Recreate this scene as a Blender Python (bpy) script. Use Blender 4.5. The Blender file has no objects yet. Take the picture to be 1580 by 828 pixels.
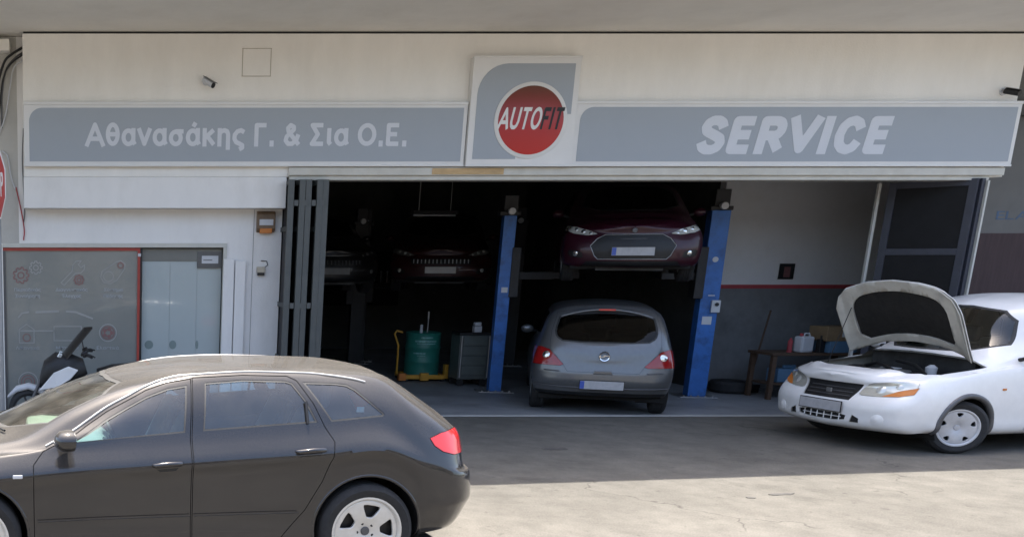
import bpy, bmesh, math, random
import numpy as np
from mathutils import Vector, Matrix
random.seed(7)
R_ = math.radians
PI = math.pi
SC = bpy.context.scene
COL = SC.collection

# ------------------------------------------------------------------ camera, sky, sun, exposure
cam_d = bpy.data.cameras.new('camera')
cam_d.sensor_fit = 'HORIZONTAL'; cam_d.sensor_width = 36.0
cam_d.lens = 1493.8 / 1580 * 36.0
cam_d.shift_x = (790 - 140.3) / 1580
cam_d.shift_y = (734.2 - 414) / 1580
cam_d.clip_start = 0.1; cam_d.clip_end = 3000
cam = bpy.data.objects.new('camera', cam_d); COL.objects.link(cam)
cam.location = (0, -12.887, 2.076)
cam.rotation_euler = (PI / 2 - 0.2218, 0, 0)
SC.camera = cam

SUN_EL, SUN_AZ = R_(76), R_(-12)
wd = bpy.data.worlds.new('World'); SC.world = wd; wd.use_nodes = True
nt = wd.node_tree
sky = nt.nodes.new('ShaderNodeTexSky'); sky.sky_type = 'NISHITA'; sky.sun_disc = False
sky.sun_elevation = SUN_EL; sky.sun_rotation = SUN_AZ; sky.air_density = 1.0; sky.dust_density = 4.0; sky.ozone_density = 0.6
nt.links.new(sky.outputs[0], nt.nodes['Background'].inputs[0])
nt.nodes['Background'].inputs[1].default_value = 0.15
sun_d = bpy.data.lights.new('sun', 'SUN'); sun_d.energy = 3.3; sun_d.angle = R_(0.5); sun_d.color = (1, .95, .87)
sun = bpy.data.objects.new('sun', sun_d); COL.objects.link(sun); sun.location = (0, 20, 40)
sun.rotation_euler = (-(PI / 2 - SUN_EL), 0, -SUN_AZ)
SC.view_settings.view_transform = 'Standard'; SC.view_settings.look = 'None'
SC.view_settings.exposure = 1.7; SC.view_settings.gamma = 1.0; SC.view_settings.use_curve_mapping = False
SC.cycles.max_bounces = 10; SC.cycles.transparent_max_bounces = 24
SC.cycles.use_denoising = True

# ------------------------------------------------------------------ materials
MATS = {}
def pm(name, col, rough=.6, metal=0., var=.12, scale=6., bump=0., bscale=60., coat=0., spec=.5, stain=None, stain_amt=.0, stain_scale=1.5, stretch=None, emit=None):
    """procedural principled material: two noise octaves of colour, optional stains, optional bump"""
    m = bpy.data.materials.new(name); m.use_nodes = True; t = m.node_tree; N = t.nodes; L = t.links
    b = N['Principled BSDF']; b.inputs['Roughness'].default_value = rough; b.inputs['Metallic'].default_value = metal
    b.inputs['Coat Weight'].default_value = coat; b.inputs['Coat Roughness'].default_value = .04
    b.inputs['Specular IOR Level'].default_value = spec
    tc = N.new('ShaderNodeTexCoord'); mp = N.new('ShaderNodeMapping'); L.new(tc.outputs['Object'], mp.inputs[0])
    if stretch: mp.inputs['Scale'].default_value = stretch
    n1 = N.new('ShaderNodeTexNoise'); n1.inputs['Scale'].default_value = scale; n1.inputs['Detail'].default_value = 6; n1.inputs['Roughness'].default_value = .65
    L.new(mp.outputs[0], n1.inputs['Vector'])
    r = N.new('ShaderNodeValToRGB'); L.new(n1.outputs[0], r.inputs[0])
    r.color_ramp.elements[0].position = .3; r.color_ramp.elements[1].position = .7
    c = np.array(col)
    r.color_ramp.elements[0].color = (*np.clip(c * (1 - var), 0, 1), 1); r.color_ramp.elements[1].color = (*np.clip(c * (1 + var), 0, 1), 1)
    out = r.outputs[0]
    if stain is not None:
        n2 = N.new('ShaderNodeTexNoise'); n2.inputs['Scale'].default_value = stain_scale; n2.inputs['Detail'].default_value = 8; n2.inputs['Roughness'].default_value = .7
        L.new(mp.outputs[0], n2.inputs['Vector'])
        r2 = N.new('ShaderNodeMapRange'); r2.inputs[1].default_value = .48; r2.inputs[2].default_value = .75; r2.inputs[4].default_value = stain_amt
        L.new(n2.outputs[0], r2.inputs[0])
        mx = N.new('ShaderNodeMix'); mx.data_type = 'RGBA'; L.new(r2.outputs[0], mx.inputs[0]); L.new(out, mx.inputs[6]); mx.inputs[7].default_value = (*stain, 1)
        out = mx.outputs[2]
    L.new(out, b.inputs['Base Color'])
    if bump:
        n3 = N.new('ShaderNodeTexNoise'); n3.inputs['Scale'].default_value = bscale; n3.inputs['Detail'].default_value = 4
        L.new(tc.outputs['Object'], n3.inputs['Vector'])
        bp = N.new('ShaderNodeBump'); bp.inputs['Strength'].default_value = bump; bp.inputs['Distance'].default_value = .02
        L.new(n3.outputs[0], bp.inputs['Height']); L.new(bp.outputs[0], b.inputs['Normal'])
    if emit:
        b.inputs['Emission Color'].default_value = (*emit[:3], 1); b.inputs['Emission Strength'].default_value = emit[3]
    MATS[name] = m
    return m

def glass(name, tint, gloss=.06, rough=.02, dust=0., body=0.):
    """thin sheet glass: tinted see-through plus mirror by fresnel, optional settled dust or body colour"""
    m = bpy.data.materials.new(name); m.use_nodes = True; t = m.node_tree; N = t.nodes; L = t.links
    N.remove(N['Principled BSDF']); o = N['Material Output']
    tr = N.new('ShaderNodeBsdfTransparent'); tr.inputs[0].default_value = (*tint, 1)
    gl = N.new('ShaderNodeBsdfGlossy'); gl.inputs['Roughness'].default_value = rough; gl.inputs[0].default_value = (1, 1, 1, 1)
    fr = N.new('ShaderNodeFresnel'); fr.inputs[0].default_value = 1.5
    ad = N.new('ShaderNodeMath'); ad.operation = 'ADD'; ad.inputs[1].default_value = gloss; ad.use_clamp = True; L.new(fr.outputs[0], ad.inputs[0])
    mx = N.new('ShaderNodeMixShader'); L.new(ad.outputs[0], mx.inputs[0]); L.new(tr.outputs[0], mx.inputs[1]); L.new(gl.outputs[0], mx.inputs[2])
    out = mx.outputs[0]
    if dust:
        df = N.new('ShaderNodeBsdfDiffuse'); df.inputs[0].default_value = (.42, .39, .33, 1)
        tc = N.new('ShaderNodeTexCoord')
        n = N.new('ShaderNodeTexNoise'); n.inputs['Scale'].default_value = 170; n.inputs['Detail'].default_value = 3
        n2 = N.new('ShaderNodeTexNoise'); n2.inputs['Scale'].default_value = 5
        L.new(tc.outputs['Object'], n.inputs['Vector']); L.new(tc.outputs['Object'], n2.inputs['Vector'])
        mu = N.new('ShaderNodeMath'); mu.operation = 'MULTIPLY'; L.new(n.outputs[0], mu.inputs[0]); L.new(n2.outputs[0], mu.inputs[1])
        mr = N.new('ShaderNodeMapRange'); mr.inputs[1].default_value = .2; mr.inputs[2].default_value = .42; mr.inputs[3].default_value = dust * .25; mr.inputs[4].default_value = dust
        L.new(mu.outputs[0], mr.inputs[0])
        m2 = N.new('ShaderNodeMixShader'); L.new(mr.outputs[0], m2.inputs[0]); L.new(out, m2.inputs[1]); L.new(df.outputs[0], m2.inputs[2]); out = m2.outputs[0]
    L.new(out, o.inputs[0]); MATS[name] = m
    return m

def dusty_paint(name, col, dust_col, amount, metal=.25, rough=.16):
    """car paint with fine dust lying on what faces up"""
    m = pm(name, col, rough, metal, .04, 30, coat=.9); t = m.node_tree; N = t.nodes; L = t.links; b = N['Principled BSDF']
    geo = N.new('ShaderNodeNewGeometry'); sx = N.new('ShaderNodeSeparateXYZ'); L.new(geo.outputs['Normal'], sx.inputs[0])
    tc = N.new('ShaderNodeTexCoord'); n = N.new('ShaderNodeTexNoise'); n.inputs['Scale'].default_value = 140; n.inputs['Detail'].default_value = 4
    L.new(tc.outputs['Object'], n.inputs['Vector'])
    n2 = N.new('ShaderNodeTexNoise'); n2.inputs['Scale'].default_value = 3; n2.inputs['Detail'].default_value = 5; L.new(tc.outputs['Object'], n2.inputs['Vector'])
    mr = N.new('ShaderNodeMapRange'); mr.inputs[1].default_value = .34; mr.inputs[2].default_value = .97; mr.inputs[3].default_value = .03; mr.inputs[4].default_value = amount
    L.new(sx.outputs[2], mr.inputs[0])
    s = N.new('ShaderNodeMapRange'); s.inputs[1].default_value = .3; s.inputs[2].default_value = .62; s.inputs[3].default_value = .68; s.inputs[4].default_value = 1.08; L.new(n.outputs[0], s.inputs[0])
    s2 = N.new('ShaderNodeMapRange'); s2.inputs[1].default_value = .3; s2.inputs[2].default_value = .7; s2.inputs[3].default_value = .75; s2.inputs[4].default_value = 1.1; L.new(n2.outputs[0], s2.inputs[0])
    mu = N.new('ShaderNodeMath'); mu.operation = 'MULTIPLY'; L.new(mr.outputs[0], mu.inputs[0]); L.new(s.outputs[0], mu.inputs[1])
    mu2 = N.new('ShaderNodeMath'); mu2.operation = 'MULTIPLY'; mu2.use_clamp = True; L.new(mu.outputs[0], mu2.inputs[0]); L.new(s2.outputs[0], mu2.inputs[1])
    df = N.new('ShaderNodeBsdfDiffuse'); df.inputs[0].default_value = (*dust_col, 1)
    mx = N.new('ShaderNodeMixShader'); L.new(mu2.outputs[0], mx.inputs[0]); L.new(b.outputs[0], mx.inputs[1]); L.new(df.outputs[0], mx.inputs[2])
    L.new(mx.outputs[0], N['Material Output'].inputs[0])
    return m

M_plaster = pm('plaster_offwhite', (.83, .805, .755), .85, var=.05, scale=2, bump=.12, bscale=40, stain=(.66, .62, .55), stain_amt=.25, stretch=(1, 1, .35))
M_plaster_w = pm('plaster_white', (.80, .785, .765), .85, var=.04, scale=2, bump=.1, bscale=40, stain=(.5, .48, .44), stain_amt=.3, stretch=(1, 1, .4))
M_soffit = pm('soffit_plaster', (.82, .79, .73), .9, var=.05, scale=1.2, bump=.1, bscale=30, stain=(.68, .64, .58), stain_amt=.4)
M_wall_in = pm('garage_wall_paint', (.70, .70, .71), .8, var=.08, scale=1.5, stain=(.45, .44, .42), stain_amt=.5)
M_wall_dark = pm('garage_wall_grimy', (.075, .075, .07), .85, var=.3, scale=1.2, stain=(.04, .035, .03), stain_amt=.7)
M_dado = pm('garage_dado_grey', (.17, .175, .18), .7, var=.2, scale=2, stain=(.05, .05, .05), stain_amt=.5)
M_redline = pm('dado_red_line', (.36, .05, .06), .7, var=.15)
M_sign_w = pm('sign_white', (.72, .71, .69), .45, var=.03, scale=3)
M_sign_g = pm('sign_grey', (.345, .375, .41), .38, var=.04, scale=1.5, stain=(.28, .3, .33), stain_amt=.3)
M_sign_txt = pm('sign_lettering', (.62, .64, .68), .45, var=.02)
M_black = pm('black_plastic', (.012, .012, .013), .5, var=.2)
M_blackprint = pm('black_print', (.015, .012, .012), .5, var=.1)
M_rubber = pm('tyre_rubber', (.022, .022, .023), .82, var=.25, scale=30, bump=.2, bscale=200)
M_trim = pm('trim_grey', (.10, .10, .105), .4, metal=.3, var=.1)
M_frame_dark = pm('window_frame_dusty', (.06, .058, .054), .6, var=.2)
M_seal = pm('window_seal', (.03, .03, .03), .6, var=.2)
M_steel_gate = pm('gate_steel', (.085, .092, .09), .55, metal=.1, var=.12, scale=8)
M_steel_gate2 = pm('gate_steel_blue', (.05, .053, .07), .5, metal=.1, var=.12, scale=8)
M_darkpanel = pm('gate_panel_dark', (.012, .012, .014), .45, var=.2, spec=.2)
M_chrome = pm('chrome', (.75, .75, .76), .12, metal=1, var=.03)
M_alloy = pm('alloy_silver', (.66, .64, .60), .42, metal=.45, var=.06, scale=20)
M_hubcap = pm('hubcap_silver', (.55, .55, .56), .45, metal=.3, var=.06, scale=20)
M_steel = pm('bare_steel', (.35, .35, .35), .4, metal=.8, var=.1)
M_blue = pm('lift_blue', (.035, .15, .46), .45, var=.16, scale=5, stain=(.02, .035, .06), stain_amt=.85, stain_scale=4)
M_liftblack = pm('lift_black', (.02, .02, .022), .6, var=.2)
M_green = pm('drum_green', (.02, .17, .13), .45, var=.12, scale=5, stain=(.02, .08, .07), stain_amt=.4)
M_yellow = pm('trolley_yellow', (.55, .28, .03), .5, var=.15)
M_white_mark = pm('white_marking', (.6, .6, .58), .6, var=.1)
M_red_frame = pm('red_frame', (.38, .05, .035), .5, var=.1)
M_orange = pm('orange_plastic', (.55, .18, .03), .4, var=.1)
M_cardboard = pm('cardboard', (.22, .15, .08), .85, var=.15)
M_wood = pm('bench_wood', (.085, .05, .03), .7, var=.25, scale=3, stretch=(1, 8, 8))
M_plastic_w = pm('white_plastic', (.55, .56, .58), .5, var=.06)
M_plastic_b = pm('blue_plastic', (.10, .2, .32), .5, var=.1)
M_patch = pm('rust_patch', (.52, .36, .19), .8, var=.2, scale=4, stretch=(1, 4, 4))
M_interior = pm('car_interior', (.07, .08, .09), .8, var=.15)
M_interior_l = pm('car_interior_light', (.25, .28, .27), .8, var=.1)
M_liner = pm('car_liner', (.012, .012, .012), .9, var=.1)
M_redlens = pm('red_lens', (.62, .03, .03), .12, var=.06, coat=.6)
M_redlens_d = pm('red_lens_dark', (.30, .012, .012), .12, var=.06, coat=.6)
M_clearlens = pm('lamp_clear', (.62, .62, .58), .12, metal=.35, var=.08, coat=1)
M_lampyellow = pm('lamp_yellowed', (.62, .61, .54), .16, metal=.45, var=.1, coat=1)
M_lampin = pm('lamp_reflector', (.82, .82, .8), .12, metal=.9, var=.05)
M_plate = pm('plate_white', (.58, .57, .56), .4, var=.06)
M_plateblue = pm('plate_blue', (.05, .10, .40), .4, var=.06)
M_glass_car = glass('car_glass', (.42, .50, .50), .03)
M_glass_dusty = glass('car_glass_dusty', (.55, .76, .84), .07, dust=.08)
M_glass_dark = glass('car_glass_dark', (.04, .04, .045), -.02)
M_lampdark = pm('lamp_dim', (.20, .20, .19), .3, metal=.6, var=.1)
M_platedark = pm('plate_dim', (.16, .16, .16), .5, var=.15)
M_plategrey = pm('plate_grey', (.40, .40, .41), .5, var=.12, scale=14)
M_glass_ws = glass('windscreen_glass', (.72, .84, .74), .04, dust=.16)
P_audi = dusty_paint('paint_charcoal', (.017, .016, .018), (.125, .116, .103), .62)
M_rail = pm('rail_satin', (.46, .45, .43), .38, metal=.5, var=.05)
P_audi_clean = pm('paint_charcoal_clean', (.014, .013, .015), .15, metal=.25, var=.05, coat=1)
P_corsa = pm('paint_silver_grey', (.15, .154, .158), .32, metal=.55, var=.05, scale=20, coat=.6)
P_fiesta = pm('paint_burgundy', (.034, .003, .011), .38, metal=.2, var=.06, scale=20, coat=.35)
P_back1 = pm('paint_dark_red', (.04, .007, .007), .35, metal=.2, var=.06, coat=.6)
P_back2 = pm('paint_near_black', (.010, .009, .009), .35, metal=.2, var=.06, coat=.6)
P_white = pm('paint_white', (.78, .775, .765), .35, var=.03, scale=10, coat=.6, stain=(.55, .54, .5), stain_amt=.15)
P_white_u = pm('paint_white_inner', (.58, .56, .50), .55, var=.12, scale=8, stain=(.35, .3, .22), stain_amt=.4)
M_pad = pm('bonnet_pad', (.018, .017, .016), .95, var=.3, scale=12, bump=.4, bscale=30)
M_engine = pm('engine_grime', (.045, .045, .045), .6, metal=.2, var=.4, scale=10)
M_enginel = pm('engine_alloy', (.25, .25, .25), .5, metal=.6, var=.3, scale=10)

# ------------------------------------------------------------------ mesh helpers
def tag(o, label=None, cat=None, group=None, kind=None):
    if label: o['label'] = label
    if cat: o['category'] = cat
    if group: o['group'] = group
    if kind: o['kind'] = kind
    return o
def thing(name, label, cat, loc=(0, 0, 0), rotz=0, group=None):
    o = bpy.data.objects.new(name, None); COL.objects.link(o); o.empty_display_size = .2
    o.location = loc; o.rotation_euler = (0, 0, rotz)
    return tag(o, label, cat, group)
def link_mesh(name, me, mat, parent=None, smooth=None):
    o = bpy.data.objects.new(name, me); COL.objects.link(o)
    if mat is not None:
        me.materials.clear()
        for mm in (mat if isinstance(mat, (list, tuple)) else [mat]): me.materials.append(mm)
    if smooth is not None:
        me.shade_smooth(); me.set_sharp_from_angle(angle=R_(smooth))
    if parent: o.parent = parent
    return o
class MB:
    def __init__(s): s.v = []; s.f = []
    def add(s, vs, fs):
        n = len(s.v); s.v += [tuple(v) for v in vs]; s.f += [tuple(i + n for i in f) for f in fs]; return s
    def box(s, x0, x1, y0, y1, z0, z1):
        return s.add([(x0, y0, z0), (x1, y0, z0), (x1, y1, z0), (x0, y1, z0), (x0, y0, z1), (x1, y0, z1), (x1, y1, z1), (x0, y1, z1)],
                     [(0, 3, 2, 1), (4, 5, 6, 7), (0, 1, 5, 4), (1, 2, 6, 5), (2, 3, 7, 6), (3, 0, 4, 7)])
    def obox(s, c, size, rot=(0, 0, 0)):
        from mathutils import Euler
        m = Euler(rot).to_matrix(); c = Vector(c); hx, hy, hz = [k / 2 for k in size]
        vs = [c + m @ Vector(p) for p in ((-hx, -hy, -hz), (hx, -hy, -hz), (hx, hy, -hz), (-hx, hy, -hz), (-hx, -hy, hz), (hx, -hy, hz), (hx, hy, hz), (-hx, hy, hz))]
        return s.add(vs, [(0, 3, 2, 1), (4, 5, 6, 7), (0, 1, 5, 4), (1, 2, 6, 5), (2, 3, 7, 6), (3, 0, 4, 7)])
    def cyl(s, p0, p1, r0, r1=None, n=16, caps=True):
        r1 = r0 if r1 is None else r1
        p0, p1 = Vector(p0), Vector(p1); d = (p1 - p0).normalized()
        a = d.orthogonal().normalized(); b = d.cross(a); vs = []
        for p, r in ((p0, r0), (p1, r1)):
            for k in range(n): t = 2 * PI * k / n; vs.append(p + a * (r * math.cos(t)) + b * (r * math.sin(t)))
        fs = [(k, (k + 1) % n, n + (k + 1) % n, n + k) for k in range(n)]
        if caps: fs += [tuple(range(n - 1, -1, -1)), tuple(range(n, 2 * n))]
        return s.add(vs, fs)
    def tube(s, pts, r, n=8):
        pts = [Vector(p) for p in pts]; vs = []; prev = None
        for i, p in enumerate(pts):
            d = (pts[min(i + 1, len(pts) - 1)] - pts[max(i - 1, 0)]).normalized()
            a = d.orthogonal().normalized() if prev is None else (prev - d * prev.dot(d)).normalized()
            prev = a; b = d.cross(a)
            rr = r[i] if isinstance(r, (list, tuple)) else r
            for k in range(n): t = 2 * PI * k / n; vs.append(p + a * (rr * math.cos(t)) + b * (rr * math.sin(t)))
        m = len(pts)
        fs = [(i * n + k, i * n + (k + 1) % n, (i + 1) * n + (k + 1) % n, (i + 1) * n + k) for i in range(m - 1) for k in range(n)]
        fs += [tuple(range(n - 1, -1, -1)), tuple(range((m - 1) * n, m * n))]
        return s.add(vs, fs)
    def prism(s, poly, axis, a, b):
        """poly in the two other axes (in xyz order), extruded along axis from a to b"""
        def P(p, t):
            q = list(p); q.insert('xyz'.index(axis), t); return q
        n = len(poly); vs = [P(p, a) for p in poly] + [P(p, b) for p in poly]
        fs = [(k, (k + 1) % n, n + (k + 1) % n, n + k) for k in range(n)] + [tuple(range(n - 1, -1, -1)), tuple(range(n, 2 * n))]
        return s.add(vs, fs)
    def lathe(s, prof, c=(0, 0, 0), axis='z', n=32, close=False):
        vs = []; m = len(prof)
        for k in range(n):
            t = 2 * PI * k / n; ca, sa = math.cos(t), math.sin(t)
            for r, h in prof:
                p = {'z': (r * ca, r * sa, h), 'y': (r * ca, h, r * sa), 'x': (h, r * ca, r * sa)}[axis]
                vs.append((p[0] + c[0], p[1] + c[1], p[2] + c[2]))
        fs = []
        for k in range(n):
            k2 = (k + 1) % n
            for j in range(m - 1 if not close else m):
                j2 = (j + 1) % m
                fs.append((k * m + j, k2 * m + j, k2 * m + j2, k * m + j2))
        return s.add(vs, fs)
    def bm(s):
        b = bmesh.new(); vv = [b.verts.new(v) for v in s.v]
        for f in s.f:
            try: b.faces.new([vv[i] for i in f])
            except ValueError: pass
        bmesh.ops.recalc_face_normals(b, faces=b.faces); return b
    def build(s, name, mat, parent=None, smooth=None, bevel=0):
        b = s.bm(); me = bpy.data.meshes.new(name); b.to_mesh(me); b.free()
        o = link_mesh(name, me, mat, parent, smooth)
        if bevel:
            md = o.modifiers.new('bevel', 'BEVEL'); md.width = bevel; md.segments = 2; md.limit_method = 'ANGLE'
        return o
def box(name, mat, parent, *a, bevel=0): return MB().box(*a).build(name, mat, parent, bevel=bevel)
def rrect(x0, x1, z0, z1, r, corners=(1, 1, 1, 1), n=8):
    """rounded rectangle outline; corners order: bottom-left, bottom-right, top-right, top-left"""
    out = []
    for (cx, cz, sx, sz, a0), k in zip(((x0, z0, 1, 1, 180), (x1, z0, -1, 1, 270), (x1, z1, -1, -1, 0), (x0, z1, 1, -1, 90)), corners):
        if not k: out.append((cx, cz)); continue
        rr = r * k
        for i in range(n + 1):
            t = R_(a0 + 90 * i / n); out.append((cx + sx * rr + rr * math.cos(t), cz + sz * rr + rr * math.sin(t)))
    return out
def text_mesh(name, body, x0, x1, z0, z1, y, mat, parent=None, shear=0, bold=0.02, ext=.004, space=1.0):
    """lettering in the built-in font, fitted to a box on a wall facing -Y; bold strokes come from shifted copies"""
    cu = bpy.data.curves.new(name, 'FONT'); cu.body = body; cu.shear = shear; cu.extrude = .01; cu.resolution_u = 4; cu.align_x = 'LEFT'; cu.space_character = space
    o = bpy.data.objects.new(name, cu); COL.objects.link(o)
    dg = bpy.context.evaluated_depsgraph_get(); me = bpy.data.meshes.new_from_object(o.evaluated_get(dg))
    bpy.data.objects.remove(o); bpy.data.curves.remove(cu)
    n = len(me.vertices); co = np.empty(n * 3); me.vertices.foreach_get('co', co); co = co.reshape(-1, 3)
    fs = [tuple(p.vertices) for p in me.polygons]; bpy.data.meshes.remove(me)
    sh = [(0, 0)] if bold < .012 else [(bold * a, bold * .45 * b) for a in (-1, -.5, 0, .5, 1) for b in (-1, 1)]
    allc = np.concatenate([co + np.array([dx, dy, 0]) for dx, dy in sh]); lo, hi = allc.min(0), allc.max(0)
    mb = MB()
    for i, (dx, dy) in enumerate(sh):
        q = co + np.array([dx, dy, 0])
        X = x0 + (q[:, 0] - lo[0]) / (hi[0] - lo[0]) * (x1 - x0); Z = z0 + (q[:, 1] - lo[1]) / (hi[1] - lo[1]) * (z1 - z0)
        Y = y - (q[:, 2] - lo[2]) / (hi[2] - lo[2]) * (ext + i * .00012)
        mb.add(np.stack([X, Y, Z], 1).tolist(), fs)
    return mb.build(name, mat, parent)

STROKES = {}
def _ell(cx, cy, rx, ry, n=18): return [(cx + rx * math.cos(2 * PI * k / n), cy + ry * math.sin(2 * PI * k / n)) for k in range(n + 1)]
STROKES.update({'Α': (.6, [[(0, 0), (.3, .70), (.6, 0)], [(.13, .2), (.47, .2)]]), 'θ': (.46, [_ell(.23, .36, .19, .34), [(.05, .36), (.41, .36)]]),
    'α': (.47, [_ell(.22, .25, .19, .24), [(.41, .5), (.41, .1), (.46, .01)]]), 'ν': (.42, [[(.02, .5), (.21, .02), (.40, .5)]]),
    'σ': (.5, [_ell(.22, .23, .19, .22), [(.22, .46), (.50, .46)]]), 'ά': (.47, [_ell(.22, .25, .19, .24), [(.41, .5), (.41, .1), (.46, .01)], [(.24, .64), (.31, .76)]]),
    'κ': (.42, [[(.05, 0), (.05, .5)], [(.38, .5), (.08, .24)], [(.15, .30), (.40, 0)]]), 'η': (.42, [[(.05, 0), (.05, .5)], [(.05, .38), (.12, .47), (.24, .5), (.34, .46), (.38, .36), (.38, -.18)]]),
    'ς': (.42, [[(.41, .44), (.30, .5), (.16, .46), (.06, .34), (.05, .2), (.12, .08), (.26, .02), (.36, -.03), (.36, -.12), (.26, -.17)]]), 'Γ': (.44, [[(.06, 0), (.06, .68), (.42, .68)]]),
    '.': (.12, [[(.06, .0), (.06, .12)]]), '&': (.60, [[(.56, .0), (.16, .46), (.14, .58), (.24, .68), (.36, .62), (.36, .52), (.10, .28), (.06, .14), (.16, .02), (.32, .02), (.48, .18), (.54, .34)]]),
    'Σ': (.50, [[(.46, .68), (.06, .68), (.28, .36), (.06, .02), (.48, .02)]]), 'ι': (.15, [[(.06, .5), (.06, .08), (.12, .01)]]), 'Ο': (.66, [_ell(.33, .35, .28, .33)]), 'Ε': (.48, [[(.44, .68), (.06, .68), (.06, .02), (.45, .02)], [(.06, .36), (.38, .36)]])})
STROKES.update({'A': (.60, [[(.0, 0), (.30, .70), (.60, 0)], [(.14, .2), (.46, .2)]]), 'U': (.56, [[(.04, .70), (.04, .22), (.10, .07), (.20, .0), (.36, .0), (.46, .07), (.52, .22), (.52, .70)]]), 'T': (.52, [[(.0, .70), (.52, .70)], [(.26, .70), (.26, 0)]]),
    'O': (.62, [_ell(.31, .35, .28, .36, 24)]), 'F': (.44, [[(.44, .70), (.05, .70), (.05, .0)], [(.05, .37), (.38, .37)]]), 'I': (.10, [[(.05, .70), (.05, .0)]]), 'E': (.46, [[(.46, .70), (.05, .70), (.05, .0), (.46, .0)], [(.05, .36), (.42, .36)]]),
    'R': (.54, [[(.05, .0), (.05, .70), (.34, .70), (.44, .66), (.49, .57), (.49, .47), (.44, .38), (.34, .34), (.05, .34)], [(.28, .34), (.52, .0)]]), 'V': (.56, [[(.0, .70), (.28, .02), (.56, .70)]]),
    'S': (.50, [[(.47, .55), (.42, .65), (.32, .71), (.18, .71), (.08, .65), (.04, .55), (.08, .45), (.18, .40), (.34, .33), (.45, .27), (.49, .16), (.44, .05), (.32, -.01), (.18, -.01), (.07, .05), (.02, .16)]]), 'C': (.54, [[(.52, .52), (.45, .65), (.32, .71), (.18, .67), (.08, .56), (.04, .35), (.08, .14), (.18, .03), (.32, -.01), (.45, .05), (.52, .18)]])})
def word(name, body, x0, x1, z0, z1, y, mat, parent, shear=0, bold=.02, ext=.003, gap=.06):
    """one object per letter; letters share the box in proportion to their own widths"""
    ws = []
    for ch in body:
        cu = bpy.data.curves.new('t', 'FONT'); cu.body = ch; o = bpy.data.objects.new('t', cu); COL.objects.link(o); bpy.context.view_layer.update()
        ws.append(o.dimensions.x + bold * 2); bpy.data.objects.remove(o); bpy.data.curves.remove(cu)
    sh = shear * (z1 - z0) * .95; tot = sum(ws) + gap * (len(ws) - 1); k = (x1 - x0 - sh) / tot; x = x0
    for ch, w in zip(body, ws):
        text_mesh('letter', ch, x, x + w * k + sh, z0, z1, y, mat, parent, shear, bold, ext); x += (w + gap) * k
def stroke_text(name, body, x0, x1, zbase, zcap, y, mat, parent, hw=.080, shear=0, space=.155):
    """bold lettering drawn as strokes of even width; zbase and zcap are baseline and capital height"""
    segs = []; x = 0
    for gi, ch in enumerate(body):
        if ch == ' ': x += .26; continue
        w, ss = STROKES[ch]
        for p in ss: segs.append((gi, [(a + x, b) for a, b in p]))
        x += w + space
    tot = x - space + hw + shear * .70; x0 += hw * .5 * (x1 - x0) / tot; sx = (x1 - x0) / tot; sz = (zcap - zbase) / .70; k = 0; mbs = {}
    for gi, p in segs:
        mb = mbs.setdefault(gi, MB())
        for i in range(len(p) - 1):
            a, b = Vector(p[i]), Vector(p[i + 1]); d = (b - a).normalized(); q = Vector((-d.y, d.x)) * hw; lng = lambda v, end: hw if end and abs(d.y) > .9 and (abs(v.y) < .03 or abs(v.y - .69) < .03 or abs(v.y - .5) < .02) else (hw * .2 if end else 0)
            e0, e1 = d * lng(a, i == 0), d * lng(b, i == len(p) - 2)
            k += 1; yy = y - .002 - .00003 * (k % 40)
            mb.prism([(x0 + (v.x + shear * v.y) * sx, zbase + v.y * sz) for v in (a - q - e0, b - q + e1, b + q + e1, a + q - e0)], 'y', yy, y)
        for v in p[1:-1]:
            k += 1; yy = y - .002 - .00003 * (k % 40) - .000013
            mb.prism([(x0 + (v[0] + hw * math.cos(t * PI / 6) + shear * (v[1] + hw * math.sin(t * PI / 6))) * sx, zbase + (v[1] + hw * math.sin(t * PI / 6)) * sz) for t in range(12)], 'y', yy, y)
    for mb in mbs.values(): mb.build('letter', mat, parent)
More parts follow.
